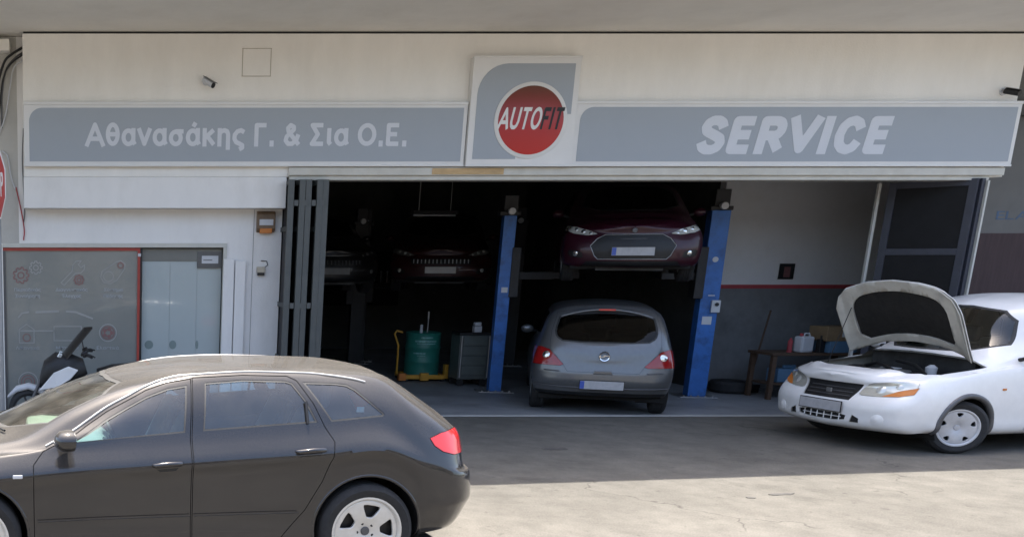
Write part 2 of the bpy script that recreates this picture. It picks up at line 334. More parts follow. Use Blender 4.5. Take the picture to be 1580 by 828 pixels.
# ------------------------------------------------------------------ ground
def ground_material():
    m = bpy.data.materials.new('worn_asphalt'); m.use_nodes = True; t = m.node_tree; N = t.nodes; L = t.links; b = N['Principled BSDF']
    tc = N.new('ShaderNodeTexCoord')
    def noise(s, d=6, r=.6):
        n = N.new('ShaderNodeTexNoise'); n.inputs['Scale'].default_value = s; n.inputs['Detail'].default_value = d; n.inputs['Roughness'].default_value = r
        L.new(tc.outputs['Object'], n.inputs['Vector']); return n.outputs[0]
    def ramp(x, a, b_, lo, hi):
        r = N.new('ShaderNodeMapRange'); r.inputs[1].default_value = a; r.inputs[2].default_value = b_; r.inputs[3].default_value = lo; r.inputs[4].default_value = hi
        L.new(x, r.inputs[0]); return r.outputs[0]
    def mul(a, c):
        k = N.new('ShaderNodeMath'); k.operation = 'MULTIPLY'; L.new(a, k.inputs[0]); L.new(c, k.inputs[1]); return k.outputs[0]
    big = ramp(noise(.45, 4), .3, .7, .76, 1.18); mid = ramp(noise(3.2, 8, .7), .3, .7, .78, 1.18); fine = ramp(noise(75, 4, .7), .25, .75, .66, 1.3)
    stain = ramp(noise(.9, 6, .7), .56, .72, 1., .72)
    spots = ramp(noise(9, 3, .5), .64, .74, 1., .70)
    vo = N.new('ShaderNodeTexVoronoi'); vo.feature = 'DISTANCE_TO_EDGE'; vo.inputs['Scale'].default_value = .42
    nz = N.new('ShaderNodeTexNoise'); nz.inputs['Scale'].default_value = 1.6; nz.inputs['Detail'].default_value = 6; L.new(tc.outputs['Object'], nz.inputs['Vector'])
    va = N.new('ShaderNodeVectorMath'); va.operation = 'MULTIPLY_ADD'; va.inputs[1].default_value = (1.1, 1.1, 0)
    L.new(nz.outputs[1], va.inputs[0]); L.new(tc.outputs['Object'], va.inputs[2]); L.new(va.outputs[0], vo.inputs['Vector'])
    crack = ramp(vo.outputs['Distance'], .0, .006, .0, 1.)
    cm = ramp(noise(.7, 3), .52, .6, 0, 1)      # cracks only here and there
    ck = N.new('ShaderNodeMath'); ck.operation = 'MAXIMUM'; L.new(crack, ck.inputs[0]); inv = N.new('ShaderNodeMath'); inv.operation = 'SUBTRACT'; inv.inputs[0].default_value = 1; L.new(cm, inv.inputs[1]); L.new(inv.outputs[0], ck.inputs[1])
    ckr = ramp(ck.outputs[0], 0, 1, .5, 1)
    v = mul(mul(mul(mul(big, mid), mul(fine, stain)), spots), ckr)
    cb = N.new('ShaderNodeMix'); cb.data_type = 'RGBA'; cb.blend_type = 'MULTIPLY'; cb.inputs[0].default_value = 1
    cb.inputs[6].default_value = (.138, .129, .112, 1); L.new(v, cb.inputs[7]); L.new(cb.outputs[2], b.inputs['Base Color'])
    b.inputs['Roughness'].default_value = .9; b.inputs['Specular IOR Level'].default_value = .25
    bp = N.new('ShaderNodeBump'); bp.inputs['Strength'].default_value = .5; bp.inputs['Distance'].default_value = .01; L.new(fine, bp.inputs['Height']); L.new(bp.outputs[0], b.inputs['Normal'])
    return m
M_ground = ground_material()
g = MB().add([(-400, -600, 0), (400, -600, 0), (400, 700, 0), (-400, 700, 0)], [(0, 1, 2, 3)]).build('ground', M_ground); tag(g, kind='structure')
M_floor = pm('garage_concrete', (.25, .255, .26), .55, var=.2, scale=1.4, stain=(.09, .09, .09), stain_amt=.8, stain_scale=.8, bump=.05)
fl = MB().box(2.52, 13.6, .02, 10, -.1, .006).build('garage_floor', M_floor); tag(fl, kind='structure')
M_sill = pm('threshold_concrete', (.42, .41, .39), .8, var=.15, scale=6, stain=(.2, .2, .19), stain_amt=.5)
box('threshold_strip', M_sill, fl, 2.55, 11.45, -.035, .035, -.05, .014)
# tar spots and small repairs let into the asphalt
M_tar = pm('tar_black', (.075, .070, .064), .7, var=.4, scale=12); M_repair = pm('repair_asphalt', (.15, .142, .128), .9, var=.25, scale=14, bump=.3, bscale=120)
rg = random.Random(3)
def blot(x, y, rx, ry, mat, nm, rot=0, n=22):
    pts = []
    for k in range(n):
        t = 2 * PI * k / n; q = 1 + .28 * rg.uniform(-1, 1); a_, b_ = rx * q * math.cos(t), ry * q * math.sin(t)
        pts.append((x + a_ * math.cos(rot) - b_ * math.sin(rot), y + a_ * math.sin(rot) + b_ * math.cos(rot)))
    return MB().prism(pts, 'z', -.01, .004).build(nm, mat, g)
for a in ((5.18, -2.3, .13, .06, .1), (6.22, -4.42, .12, .03, .2), (5.86, -4.55, .04, .02, 0), (8.05, -4.95, .09, .03, .5)): blot(a[0], a[1], a[2], a[3], M_tar, 'tar_spot', a[4])
# ------------------------------------------------------------------ the garage building
B = thing('garage_building', 'off-white garage building with a wide fascia above an open workshop bay', 'building', (0, 0, 0))
# upper fascia box (proud) and lower band at the left
box('fascia', M_plaster, B, -.85, 11.62, 0, .55, 3.08, 4.775)
box('band', M_plaster_w, B, -.86, 2.50, .002, .298, 2.696, 3.078, bevel=.004)
# dark joint under the soffit, soffit slab with slanting outer edge, parapet and upper storey
def slab(z0, z1, dy=0): return MB().prism([(-9, 12), (17.0, 12), (17.0, -1.58 + dy), (9.6, -1.80 + dy), (3.5, -2.58 + dy), (-9, -3.55 + dy)], 'z', z0, z1)
slab(4.805, 5.0).build('soffit', M_soffit, B)
box('shadow_joint', M_black, B, -.84, 11.6, .03, .5, 4.772, 4.806)
MB().prism([(-9, -3.55), (3.5, -2.58), (9.6, -1.80), (17, -1.58), (17, -1.45), (9.6, -1.66), (3.5, -2.44), (-9, -3.41)], 'z', 5.0, 6.0).build('balcony_parapet', M_plaster, B)
box('upper_storey', M_plaster, B, -9, 17, .2, 12, 4.999, 9.0)
# cornice trim running under the signs, with the worn patch where the paint has gone
M_trimw = pm('trim_cream', (.58, .56, .50), .7, var=.08, scale=4, stain=(.42, .38, .3), stain_amt=.5)
box('trim', M_trimw, B, 2.51, 11.60, -.05, .2, 3.095, 3.19, bevel=.006)
box('trim_lower', M_trimw, B, 2.53, 11.45, -.012, .25, 3.04, 3.094, bevel=.004)
box('bare_patch', M_patch, B, 4.33, 5.24, -.058, .0, 3.105, 3.18, bevel=.006)
# walls of the ground floor, left of the bay
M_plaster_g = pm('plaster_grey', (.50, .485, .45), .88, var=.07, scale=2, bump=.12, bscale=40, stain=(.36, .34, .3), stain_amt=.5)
box('wall', M_plaster_w, B, -.95, 1.80, .30, .55, 2.262, 4.80)
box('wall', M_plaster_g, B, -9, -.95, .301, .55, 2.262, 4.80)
box('wall', M_plaster, B, -9, -1.17, .302, .55, 0, 2.262)
box('pillar', M_plaster_w, B, 1.80, 2.52, .30, .62, 0, 3.08)
box('pillar_joint', M_seal, B, 2.148, 2.152, .296, .31, 0, 2.69)
box('access_hatch', M_plaster, B, 1.89, 2.235, -.004, .0, 4.285, 4.60)
for a in ((1.88, 2.245, 4.60, 4.606), (1.88, 2.245, 4.279, 4.285), (1.884, 1.89, 4.285, 4.60), (2.235, 2.241, 4.285, 4.60)):
    box('hatch_joint', pm('joint_brown', (.33, .29, .22), .9) if 'joint_brown' not in MATS else MATS['joint_brown'], B, a[0], a[1], -.006, .001, a[2], a[3])
# right jamb
box('jamb', M_plaster_w, B, 11.36, 11.46, .02, .30, 0, 3.04)
box('jamb', M_plaster, B, 11.46, 11.62, .30, .62, 0, 3.08)
# interior shell
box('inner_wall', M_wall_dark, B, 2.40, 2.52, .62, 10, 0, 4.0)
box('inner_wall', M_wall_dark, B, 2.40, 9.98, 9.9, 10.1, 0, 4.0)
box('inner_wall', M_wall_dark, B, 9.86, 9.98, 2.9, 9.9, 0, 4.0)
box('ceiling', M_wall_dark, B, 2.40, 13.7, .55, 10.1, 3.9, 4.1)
box('inner_wall', M_wall_in, B, 9.86, 13.6, 2.75, 2.9, 1.66, 3.9)
box('dado', M_dado, B, 9.86, 13.6, 2.74, 2.9, 0, 1.60)
box('dado_line', M_redline, B, 9.855, 13.6, 2.735, 2.9, 1.60, 1.66)
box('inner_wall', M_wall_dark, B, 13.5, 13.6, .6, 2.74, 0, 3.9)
# shop window at the left, red framed, and the frosted sliding door beside it
M_frame = pm('frame_cream', (.56, .55, .50), .6, var=.06)
M_conc_d = pm('shop_inside', (.16, .165, .16), .9, var=.1)
SF = thing('shop_window', 'grey printed shop window framed in red beside the frosted door', 'window', (-.26, .34, 0))
def sfb(name, mat, x0, x1, y0, y1, z0, z1, bevel=0): return box(name, mat, SF, x0 + .26, x1 + .26, y0 - .34, y1 - .34, z0, z1, bevel=bevel)
sfb('frame_bar', M_red_frame, -1.17, .655, .31, .36, 2.165, 2.205)
sfb('frame_bar', M_red_frame, .622, .655, .31, .36, .05, 2.165)
sfb('frame_bar', M_trim, -1.17, -1.14, .31, .36, .05, 2.165)
sfb('frame_bar', M_trim, -1.17, .655, .31, .36, 0, .05)
M_print = pm('window_print_grey', (.235, .245, .232), .22, var=.06, scale=1.2, coat=.5)
sfb('pane', M_print, -1.14, .622, .335, .345, .05, 2.165)
sfb('post', M_black, .656, .685, .32, .38, 0, 2.20)
sfb('post_clip', M_plastic_w, .625, .665, .295, .312, 2.09, 2.13)
M_icon = pm('icon_pale', (.36, .36, .35), .6, var=.05); M_iconr = pm('icon_red', (.25, .12, .115), .6, var=.05); M_lab = pm('label_print', (.44, .46, .48), .6, var=.05)
YI = -.010
def ribbon(pts, w, mat, name, closed=False):
    """flat printed line on the pane"""
    pts = [Vector((p[0], p[1])) for p in pts]; n = len(pts); mb = MB()
    for i in range(n if closed else n - 1):
        a, b = pts[i], pts[(i + 1) % n]; d = (b - a).normalized() * 1; q = Vector((-d.y, d.x)) * w / 2; e = d * w * .3
        c = [a + q - e, b + q + e, b - q + e, a - q - e]; y = YI - .00002 * i
        mb.add([(k.x, y, k.y) for k in c], [(0, 1, 2, 3)])
    return mb.build(name, mat, SF)
def circ(cx, cz, r, n=20): return [(cx + r * math.cos(2 * PI * k / n), cz + r * math.sin(2 * PI * k / n)) for k in range(n)]
def gear(cx, cz, r, teeth, mat):
    pts = []
    for k in range(teeth):
        for da, rr in ((-.32, .78), (-.2, 1), (.2, 1), (.32, .78)):
            t = 2 * PI * (k + da) / teeth; pts.append((cx + r * rr * math.cos(t), cz + r * rr * math.sin(t)))
    ribbon(pts, .013, mat, 'printed_icon', True); ribbon(circ(cx, cz, r * .38), .013, mat, 'printed_icon', True)
ox = .26
gear(-.935 + ox, 1.845, .105, 9, M_iconr); gear(-.735 + ox, 1.945, .085, 8, M_icon)
ribbon([(-.40 + ox, 1.75), (-.25 + ox, 1.90), (-.24 + ox, 1.98), (-.20 + ox, 2.03), (-.13 + ox, 2.035), (-.17 + ox, 1.985), (-.13 + ox, 1.945), (-.085 + ox, 1.985), (-.09 + ox, 1.92), (-.14 + ox, 1.875), (-.21 + ox, 1.87), (-.36 + ox, 1.715)], .013, M_icon, 'printed_icon', True)
gear(-.16 + ox, 1.785, .065, 8, M_iconr)
ribbon(circ(.235 + ox, 1.83, .065), .013, M_icon, 'printed_icon', True)
ribbon(circ(.395 + ox, 1.975, .035), .014, M_iconr, 'printed_icon', True)
ribbon([(.15 + ox, 1.90), (.34 + ox, 2.02), (.40 + ox, 2.035), (.455 + ox, 1.99), (.45 + ox, 1.93), (.345 + ox, 1.78), (.26 + ox, 1.735), (.17 + ox, 1.755), (.13 + ox, 1.82)], .013, M_icon, 'printed_icon', True)
for a, b, cx in (('Περιοδικός', 'Συντήρηση', -.85), ('Διαγνωστικός', 'Έλεγχος', -.26), ('Σύστημα', 'Πέδησης', .30)):
    w = .018 * len(a)
    text_mesh('printed_label', a, cx + ox - w, cx + ox + w, 1.625, 1.68, YI, M_lab, SF, bold=.025, ext=.0008)
    w = .0185 * len(b)
    text_mesh('printed_label', b, cx + ox - w, cx + ox + w, 1.54, 1.60, YI, M_lab, SF, bold=.025, ext=.0008)
ribbon([(-.98 + ox, 1.29), (-.93 + ox, 1.345), (-.84 + ox, 1.36)], .02, M_icon, 'printed_icon'); ribbon([(-.74 + ox, 1.36), (-.44 + ox, 1.37)], .028, M_icon, 'printed_icon')
ribbon([(-.33 + ox, 1.37), (-.20 + ox, 1.36), (.02 + ox, 1.275)], .024, M_icon, 'printed_icon'); ribbon([(-.95 + ox, 1.11), (-.5 + ox, 1.11)], .016, M_icon, 'printed_icon')
ribbon([(-.97 + ox, 1.13), (-.97 + ox, .95), (-.77 + ox, .95), (-.77 + ox, 1.13), (-.87 + ox, 1.2)], .012, M_icon, 'printed_icon', True)
ribbon(circ(-.87 + ox, 1.02, .05), .012, M_iconr, 'printed_icon', True)
ribbon([(-.5 + ox, .98), (-.5 + ox, 1.17), (-.13 + ox, 1.17), (-.13 + ox, .98)], .012, M_icon, 'printed_icon', True)
for r in (.05, .085, .115): ribbon(circ(.23 + ox, 1.085, r), .012, M_icon if r > .1 else M_iconr, 'printed_icon', True)
for k in range(5): ribbon(circ(.23 + ox + .05 * math.cos(k * 1.257), 1.085 + .05 * math.sin(k * 1.257), .018, 10), .012, M_iconr, 'printed_icon', True)
for r in (.05, .09, .13): ribbon(circ(-.86 + ox, .42, r), .012, M_icon if r > .1 else M_iconr, 'printed_icon', True)
text_mesh('printed_label', 'Λιπαντικά', -.86 + ox - .16, -.86 + ox + .16, .86, .905, YI, M_lab, SF, bold=.01, ext=.0008)
text_mesh('printed_label', 'Μπαταρία', -.32 + ox - .15, -.32 + ox + .15, .86, .905, YI, M_lab, SF, bold=.01, ext=.0008)
text_mesh('printed_label', 'Ελαστικά', .23 + ox - .15, .23 + ox + .15, .86, .905, YI, M_lab, SF, bold=.01, ext=.0008)
box('frame', M_frame, B, -1.17, 1.80, .27, .33, 2.206, 2.262, bevel=.004)
box('frame', M_frame, B, 1.755, 1.80, .27, .33, 0, 2.206, bevel=.004)
box('recess_back', M_conc_d, B, -1.17, 1.80, .50, .55, 0, 2.262)
DR = thing('frosted_door', 'blue-grey frosted glass sliding door with three panels', 'door', (1.2, .38, 0))
M_frost = pm('frosted_glass', (.40, .46, .47), .3, var=.05, scale=.8, coat=.4)
M_frostd = pm('clear_mark', (.19, .25, .25), .3, var=.1)
for i, (x0, x1, y) in enumerate(((-.512, -.14, 0), (-.138, .222, .006), (.224, .55, .012))):
    p = box('panel', M_frost, DR, x0, x1, y, y + .01, .02, 2.03 if i < 2 else 1.975)
    cx = (-.41, -.085, .245)[i]; hw = (.06, .05, .02)[i]
    MB().prism([(cx + hw * math.cos(t * PI / 6), .92 + .06 * math.sin(t * PI / 6)) for t in range(12)], 'y', y - .003, y - .0005).build('clear_mark', M_frostd, p)
box('transom_panel', pm('transom_grey', (.17, .175, .165), .3, var=.05), DR, -.512, .55, -.012, -.002, 2.032, 2.19)
box('sticker_back', pm('transom_dark', (.10, .10, .10), .4), DR, .222, .55, -.02, -.012, 1.94, 2.15)
box('sticker', M_plastic_w, DR, .28, .50, -.025, -.021, 2.0, 2.10)
text_mesh('sticker_print', '—', .30, .42, 2.04, 2.05, -.0255, M_trim, DR, ext=.001)
box('bottom_rail', M_trim, DR, -.512, .55, -.01, .05, 0, .02)
# two narrow white boards standing beside the door
for x0, x1, z1, lab in ((1.758, 1.90, 2.06, 'narrow white board standing against the frosted door frame'), (1.915, 2.05, 2.035, 'narrow white board standing next to the pillar joint')):
    o = MB().box(0, x1 - x0, 0, .03, 0, z1).build('shutter_board', M_plaster_w, bevel=.004); o.location = (x0, .236, 0)
    tag(o, lab, 'board')

# ------------------------------------------------------------------ signs
def sign_panel(name, label, x0, x1, z0, z1, rtl):
    s = thing(name, label, 'sign', ((x0 + x1) / 2, 0, z0)); w = (x1 - x0) / 2; h = z1 - z0
    box('board', M_sign_w, s, -w, w, -.07, -.002, 0, h, bevel=.006)
    MB().prism(rrect(-w + .07, w - .05, .055, h - .065, .16, (0, 0, 0, 1)), 'y', -.074, -.0705).build('face', M_sign_g, s)
    for a in ((-w, w, h - .03, h + .005), (-w, w, -.005, .02)): box('edge_rail', M_sign_w, s, a[0], a[1], -.082, -.0705, a[2], a[3], bevel=.003)
    return s
s1 = sign_panel('shop_sign', 'long grey sign with Greek company name in pale letters', -.845, 4.715, 3.205, 3.965, 1)
stroke_text('lettering', 'Αθανασάκης Γ. & Σια Ο.Ε.', -.06 - 1.935, 3.99 - 1.935, 3.465 - 3.205, 3.70 - 3.205, -.0745, M_sign_txt, s1)
s2 = sign_panel('shop_sign', 'long grey sign reading SERVICE above the workshop bay', 6.06, 11.64, 3.205, 3.975, 1)
stroke_text('lettering', 'SERVICE', 7.63 - 8.85, 10.10 - 8.85, 3.405 - 3.205, 3.745 - 3.205, -.0745, M_sign_txt, s2, hw=.118, shear=.16, space=.25)
s3 = thing('logo_sign', 'square white and grey sign with round red emblem reading AUTOFIT', 'sign', (5.4, 0, 3.20))
box('board', M_sign_w, s3, -.675, .655, -.115, -.002, 0, 1.29, bevel=.006)
for a in ((-.68, .66, 1.272, 1.30), (-.68, .66, -.005, .015)): box('edge_rail', M_sign_w, s3, a[0], a[1], -.125, -.1155, a[2], a[3], bevel=.003)
cx, cz = .088, .545
gp = [(-.60, .085), (-.60, .85)] + [(-.60 + .36 - .36 * math.cos(t), .85 + .36 * math.sin(t)) for t in [PI / 2 * k / 8 for k in range(1, 9)]] + [(.585, 1.21), (.585, .62)]
gp += [(cx + .44 * math.cos(t), cz + .44 * math.sin(t)) for t in [R_(10 + k * 12) for k in range(0, 21)]]
gp += [(-.06, .085)]
MB().prism(gp, 'y', -.119, -.1155).build('face', M_sign_g, s3)
disc = lambda r, y0, y1: MB().lathe([(0, y0), (r - .004, y0), (r, y0 + .003), (r, y1)], (cx, 0, cz), 'y', 64)
disc(.455, -.128, -.1155).build('emblem_ring', M_sign_w, s3, smooth=40)
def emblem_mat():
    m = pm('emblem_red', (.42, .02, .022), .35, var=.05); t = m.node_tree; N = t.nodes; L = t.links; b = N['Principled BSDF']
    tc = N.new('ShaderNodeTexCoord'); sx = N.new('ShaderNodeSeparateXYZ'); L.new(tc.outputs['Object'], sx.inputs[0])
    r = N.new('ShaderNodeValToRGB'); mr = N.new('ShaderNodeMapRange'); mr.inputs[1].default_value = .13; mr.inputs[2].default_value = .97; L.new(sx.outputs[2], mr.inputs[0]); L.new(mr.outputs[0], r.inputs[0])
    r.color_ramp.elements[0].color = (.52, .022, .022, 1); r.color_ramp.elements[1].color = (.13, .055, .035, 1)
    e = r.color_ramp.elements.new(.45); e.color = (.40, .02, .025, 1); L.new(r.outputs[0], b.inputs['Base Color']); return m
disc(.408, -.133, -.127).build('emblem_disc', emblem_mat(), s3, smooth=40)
stroke_text('lettering', 'AUTO', cx - .41, cx + .155, cz - .085, cz + .13, -.1335, M_sign_w, s3, hw=.075, shear=.30, space=.17)
stroke_text('lettering', 'FIT', cx + .12, cx + .42, cz - .085, cz + .13, -.1335, M_blackprint, s3, hw=.075, shear=.30, space=.17)

# ------------------------------------------------------------------ folding steel gates
def gate_leaf(parent, p0, p1, z0, z1, mat, infill, bars=(.33, .66), t=.035, w=.05):
    """one framed leaf from plan point p0 to p1"""
    a, b = Vector(p0), Vector(p1); d = b - a; n = d.length; ang = math.atan2(d.y, d.x)
    lf = MB()
    lf.box(0, w, -t / 2, t / 2, z0, z1); lf.box(n - w, n, -t / 2, t / 2, z0, z1)
    lf.box(w, n - w, -t / 2, t / 2, z1 - w, z1); lf.box(w, n - w, -t / 2, t / 2, z0, z0 + w)
    for k in bars: z = z0 + (z1 - z0) * k; lf.box(w, n - w, -t / 2, t / 2, z - w / 2, z + w / 2)
    o = lf.build('leaf', mat, parent, bevel=.003); o.location = (a.x, a.y, 0); o.rotation_euler = (0, 0, ang)
    zs = [z0 + w] + [z0 + (z1 - z0) * k for k in bars] + [z1 - w]
    for i in range(len(zs) - 1):
        box('panel', infill, o, w, n - w, -.006, .006, zs[i] + (w / 2 if i else 0), zs[i + 1] - (w / 2 if i < len(zs) - 2 else 0))
    return o
g1 = thing('folding_gate', 'grey steel folding gate stacked beside the white pillar', 'gate', (2.78, .1, 0))
gx = [-.24, -.13, -.02, .09, .195]
for i, x in enumerate(gx):
    y0 = -.28 - .01 * (i % 2); y1 = .30
    gate_leaf(g1, (x, y1), (x + (.02 if i % 2 else -.01), y0), .03, 3.035, M_steel_gate, M_darkpanel, bars=(.25, .48, .80), t=.074, w=.06)
for i in range(len(gx) - 1):
    for z in (.6, 1.47, 2.75):
        MB().box(gx[i] + .03, gx[i + 1] - .028, -.29, -.262, z - .035, z + .035).build('hinge', M_steel_gate, g1)
g2 = thing('folding_gate', 'dark steel folding gate with panes standing open behind the white hatchback', 'gate', (11.3, .1, 0))
gate_leaf(g2, (-.50, .64), (-.015, -.16), .03, 3.06, M_steel_gate2, M_darkpanel, bars=(.70,), t=.045, w=.085)
gate_leaf(g2, (.045, -.17), (.02, .55), .03, 3.06, M_steel_gate2, M_darkpanel, bars=(.70,), t=.045, w=.06)
box('light_edge', M_frame, g2, .072, .095, -.20, -.1, .03, 3.03)
box('stile_tube', M_frame, g2, -.60, -.565, .70, .735, .02, 3.06)
box('hinge', M_steel, g2, -.02, .05, -.175, -.165, 1.2, 1.3)
# ------------------------------------------------------------------ neighbour at the right
NB = thing('neighbour_building', 'grey neighbouring wall with faded blue lettering and brown lower half', 'building', (12.9, .7, 0))
box('wall', pm('neighbour_grey', (.15, .148, .142), .85, var=.08, stain=(.11, .10, .09), stain_amt=.4), NB, -1.27, 4, 0, .3, 2.40, 4.80)
box('lower_wall', pm('neighbour_brown', (.055, .034, .036), .8, var=.2, scale=4, stretch=(6, 1, .5)), NB, -1.27, 4, -.01, .3, 0, 2.40)
word('lettering', 'ELAS', -.62, -.05, 2.58, 2.69, -.001, pm('faded_blue', (.07, .11, .18), .7, var=.3), NB, bold=.01, ext=.002)

# ------------------------------------------------------------------ terrace and hedge added behind the camera, unseen, to give paint and glass reflections
OP = thing('reflection_terrace', 'unseen pale terrace building added across the street for reflections', 'building', (4, -27, 0))
M_op = pm('terrace_render', (.30, .27, .23), .85, var=.1, scale=1, stain=(.2, .18, .15), stain_amt=.4)
box('wall', M_op, OP, -34, 40, -8, 0, 0, 6.4); box('roof_edge', M_trimw, OP, -34.2, 40.2, -8.2, .3, 6.401, 6.7)
for k in range(17):
    for z in (.9, 3.9):
        w_ = box('window', M_trimw, OP, -32 + 4.2 * k, -30.4 + 4.2 * k, .0, .06, z, z + 1.5); box('pane', M_darkpanel, w_, -31.92 + 4.2 * k, -30.48 + 4.2 * k, .061, .07, z + .08, z + 1.42)
pv = box('pavement', M_sill, None, -60, 80, -26.99, -24.6, -.05, .13); tag(pv, kind='structure')
HG = thing('reflection_hedge', 'unseen dark hedge added across the street for reflections', 'hedge', (4, -25.6, .13))  # out of view, put in only to be mirrored in the car sides
hv = random.Random(5); hb = MB()
for k in range(5200):
    c_ = Vector((hv.uniform(-26, 30), hv.uniform(-.4, .4), hv.uniform(.02, 1.25))); d_ = Vector((hv.gauss(0, 1), hv.gauss(0, 1), hv.gauss(0, 1))).normalized() * .10; e_ = d_.orthogonal().normalized() * .055
    hb.add([c_ - d_, c_ + e_, c_ + d_, c_ - e_], [(0, 1, 2, 3)])
tag(hb.build('foliage', pm('hedge_leaf', (.035, .06, .025), .6, var=.4, scale=3), HG), kind='stuff')
# ------------------------------------------------------------------ cars: lofted shells cut into panels, glass and lamps
def catmull(P, t, samples):
    """cubic hermite through P (n,...) at parameters t, evaluated at samples"""
    P = np.asarray(P, float); n = len(P); m = np.zeros_like(P)
    for i in range(n):
        if i == 0: m[i] = (P[1] - P[0]) / (t[1] - t[0])
        elif i == n - 1: m[i] = (P[-1] - P[-2]) / (t[-1] - t[-2])
        else:
            h0, h1 = t[i] - t[i - 1], t[i + 1] - t[i]; d0, d1 = (P[i] - P[i - 1]) / h0, (P[i + 1] - P[i]) / h1
            m[i] = (d0 * h1 + d1 * h0) / (h0 + h1)
    out = []
    for s in samples:
        i = min(max(np.searchsorted(t, s, 'right') - 1, 0), n - 2); h = t[i + 1] - t[i]; u = (s - t[i]) / h
        out.append((2 * u**3 - 3 * u**2 + 1) * P[i] + (u**3 - 2 * u**2 + u) * h * m[i] + (-2 * u**3 + 3 * u**2) * P[i + 1] + (u**3 - u**2) * h * m[i + 1])
    return np.array(out)
def st(xl, xb, xr, xc, zs, yl, yw, zb, yb, zr, yr, zc):
    L = lambda a, b, k: a + (b - a) * k
    hz = zb - .05 - zs
    return [(xl, yl - .06, zs), (xl, yl, zs + .03), (L(xl, xb, .3), yw - .008, zs + .30 * hz), (L(xl, xb, .65), yw, zs + .68 * hz), (xb, L(yw, yb, .45), zb - .055), (xb, yb, zb),
            (L(xb, xr, .5), L(yb, yr, .5) + .028 * (zr - zb > .12), L(zb, zr, .52)), (xr, yr, zr), (L(xr, xc, .42), yr * .84, L(zr, zc, .50)), (L(xr, xc, .8), yr * .48, L(zr, zc, .86)), (xc, 0, zc)]
def sta(xl, xb, xr, xc, zs, yl, yw, zb, yb, zr, yr, zc, cr):
    r = st(xl, xb, xr, xc, zs, yl, yw, zb, yb, zr, yr, zc)
    L = lambda a, b, k: a + (b - a) * k
    r[8] = (L(xr, xc, .16), yr - .055, L(zr, zc, .42)); r[9] = (L(xr, xc, .7), yr * .5, L(zr, zc, .86))
    r[2] = (xl, yw - .022, .42); r[3] = (xl, yw - .016, cr - .045); r[4] = (xb, yw + .001, cr)
    return r
def rows(xs, ys, zs): return list(zip(xs, ys, zs))
ZR = [.26, .28, .42, .54, .62, .68]
HATCH = np.array([
    rows([-.52, -.58, -.65, -.66, -.645, -.63, -.62, -.60, -.585, -.575, -.56], [0] * 11, [.26, .28, .42, .54, .62, .68, .75, .83, .88, .91, .94]),
    rows([-.50, -.56, -.635, -.645, -.63, -.615, -.60, -.585, -.565, -.555, -.545], [.36, .36, .37, .37, .37, .37, .36, .34, .27, .16, 0], [.26, .28, .42, .54, .62, .68, .76, .85, .91, .945, .96]),
    rows([-.44, -.48, -.56, -.57, -.56, -.55, -.525, -.50, -.475, -.46, -.455], [.62, .64, .66, .66, .66, .655, .64, .60, .52, .29, 0], [.26, .28, .42, .54, .63, .70, .80, .93, 1.02, 1.07, 1.09]),
    rows([-.34, -.38, -.44, -.46, -.45, -.435, -.39, -.35, -.335, -.33, -.33], [.74, .77, .81, .825, .82, .80, .755, .69, .575, .31, 0], [.26, .28, .42, .56, .68, .78, .93, 1.11, 1.20, 1.245, 1.265]),
    rows([-.22, -.24, -.25, -.25, -.25, -.24, -.2, -.165, -.155, -.15, -.15], [.78, .80, .84, .853, .84, .81, .755, .665, .545, .30, 0], [.25, .28, .42, .60, .80, .90, 1.09, 1.30, 1.37, 1.405, 1.42]),
    st(.1, .1, .1, .1, .20, .81, .855, .98, .79, 1.36, .635, 1.47), st(.7, .7, .7, .7, .19, .82, .856, .955, .79, 1.385, .635, 1.488),
    st(1.3, 1.3, 1.3, 1.3, .19, .82, .856, .93, .79, 1.375, .635, 1.48), st(1.7, 1.7, 1.7, 1.82, .19, .82, .856, .91, .79, 1.27, .655, 1.40),
    st(2.1, 2.1, 2.1, 2.3, .19, .82, .856, .90, .785, 1.06, .69, 1.15), st(2.35, 2.35, 2.35, 2.62, .20, .82, .856, .88, .78, .945, .72, 1.0),
    st(2.6, 2.6, 2.6, 2.8, .21, .82, .857, .845, .77, .89, .69, .95), st(2.85, 2.85, 2.85, 2.95, .22, .82, .857, .78, .76, .835, .64, .885),
    rows([2.95, 2.98, 3.0, 3.0, 3.0, 2.99, 2.98, 2.99, 3.03, 3.06, 3.07], [.80, .82, .85, .85, .82, .78, .70, .60, .48, .27, 0], [.23, .26, .40, .55, .67, .73, .77, .80, .83, .85, .856]),
    rows([3.06, 3.10, 3.14, 3.13, 3.09, 3.06, 3.08, 3.11, 3.15, 3.17, 3.18], [.70, .71, .72, .72, .70, .68, .60, .48, .38, .22, 0], [.22, .25, .39, .53, .64, .70, .74, .77, .79, .805, .812]),
    rows([3.18, 3.23, 3.27, 3.26, 3.23, 3.21, 3.215, 3.23, 3.24, 3.25, 3.255], [.38, .39, .40, .40, .39, .38, .36, .30, .22, .12, 0], [.21, .24, .38, .51, .61, .665, .70, .73, .75, .765, .77]),
    rows([3.22, 3.28, 3.32, 3.31, 3.28, 3.26, 3.26, 3.265, 3.27, 3.275, 3.28], [0] * 11, [.20, .23, .38, .50, .60, .65, .685, .71, .725, .735, .745])])
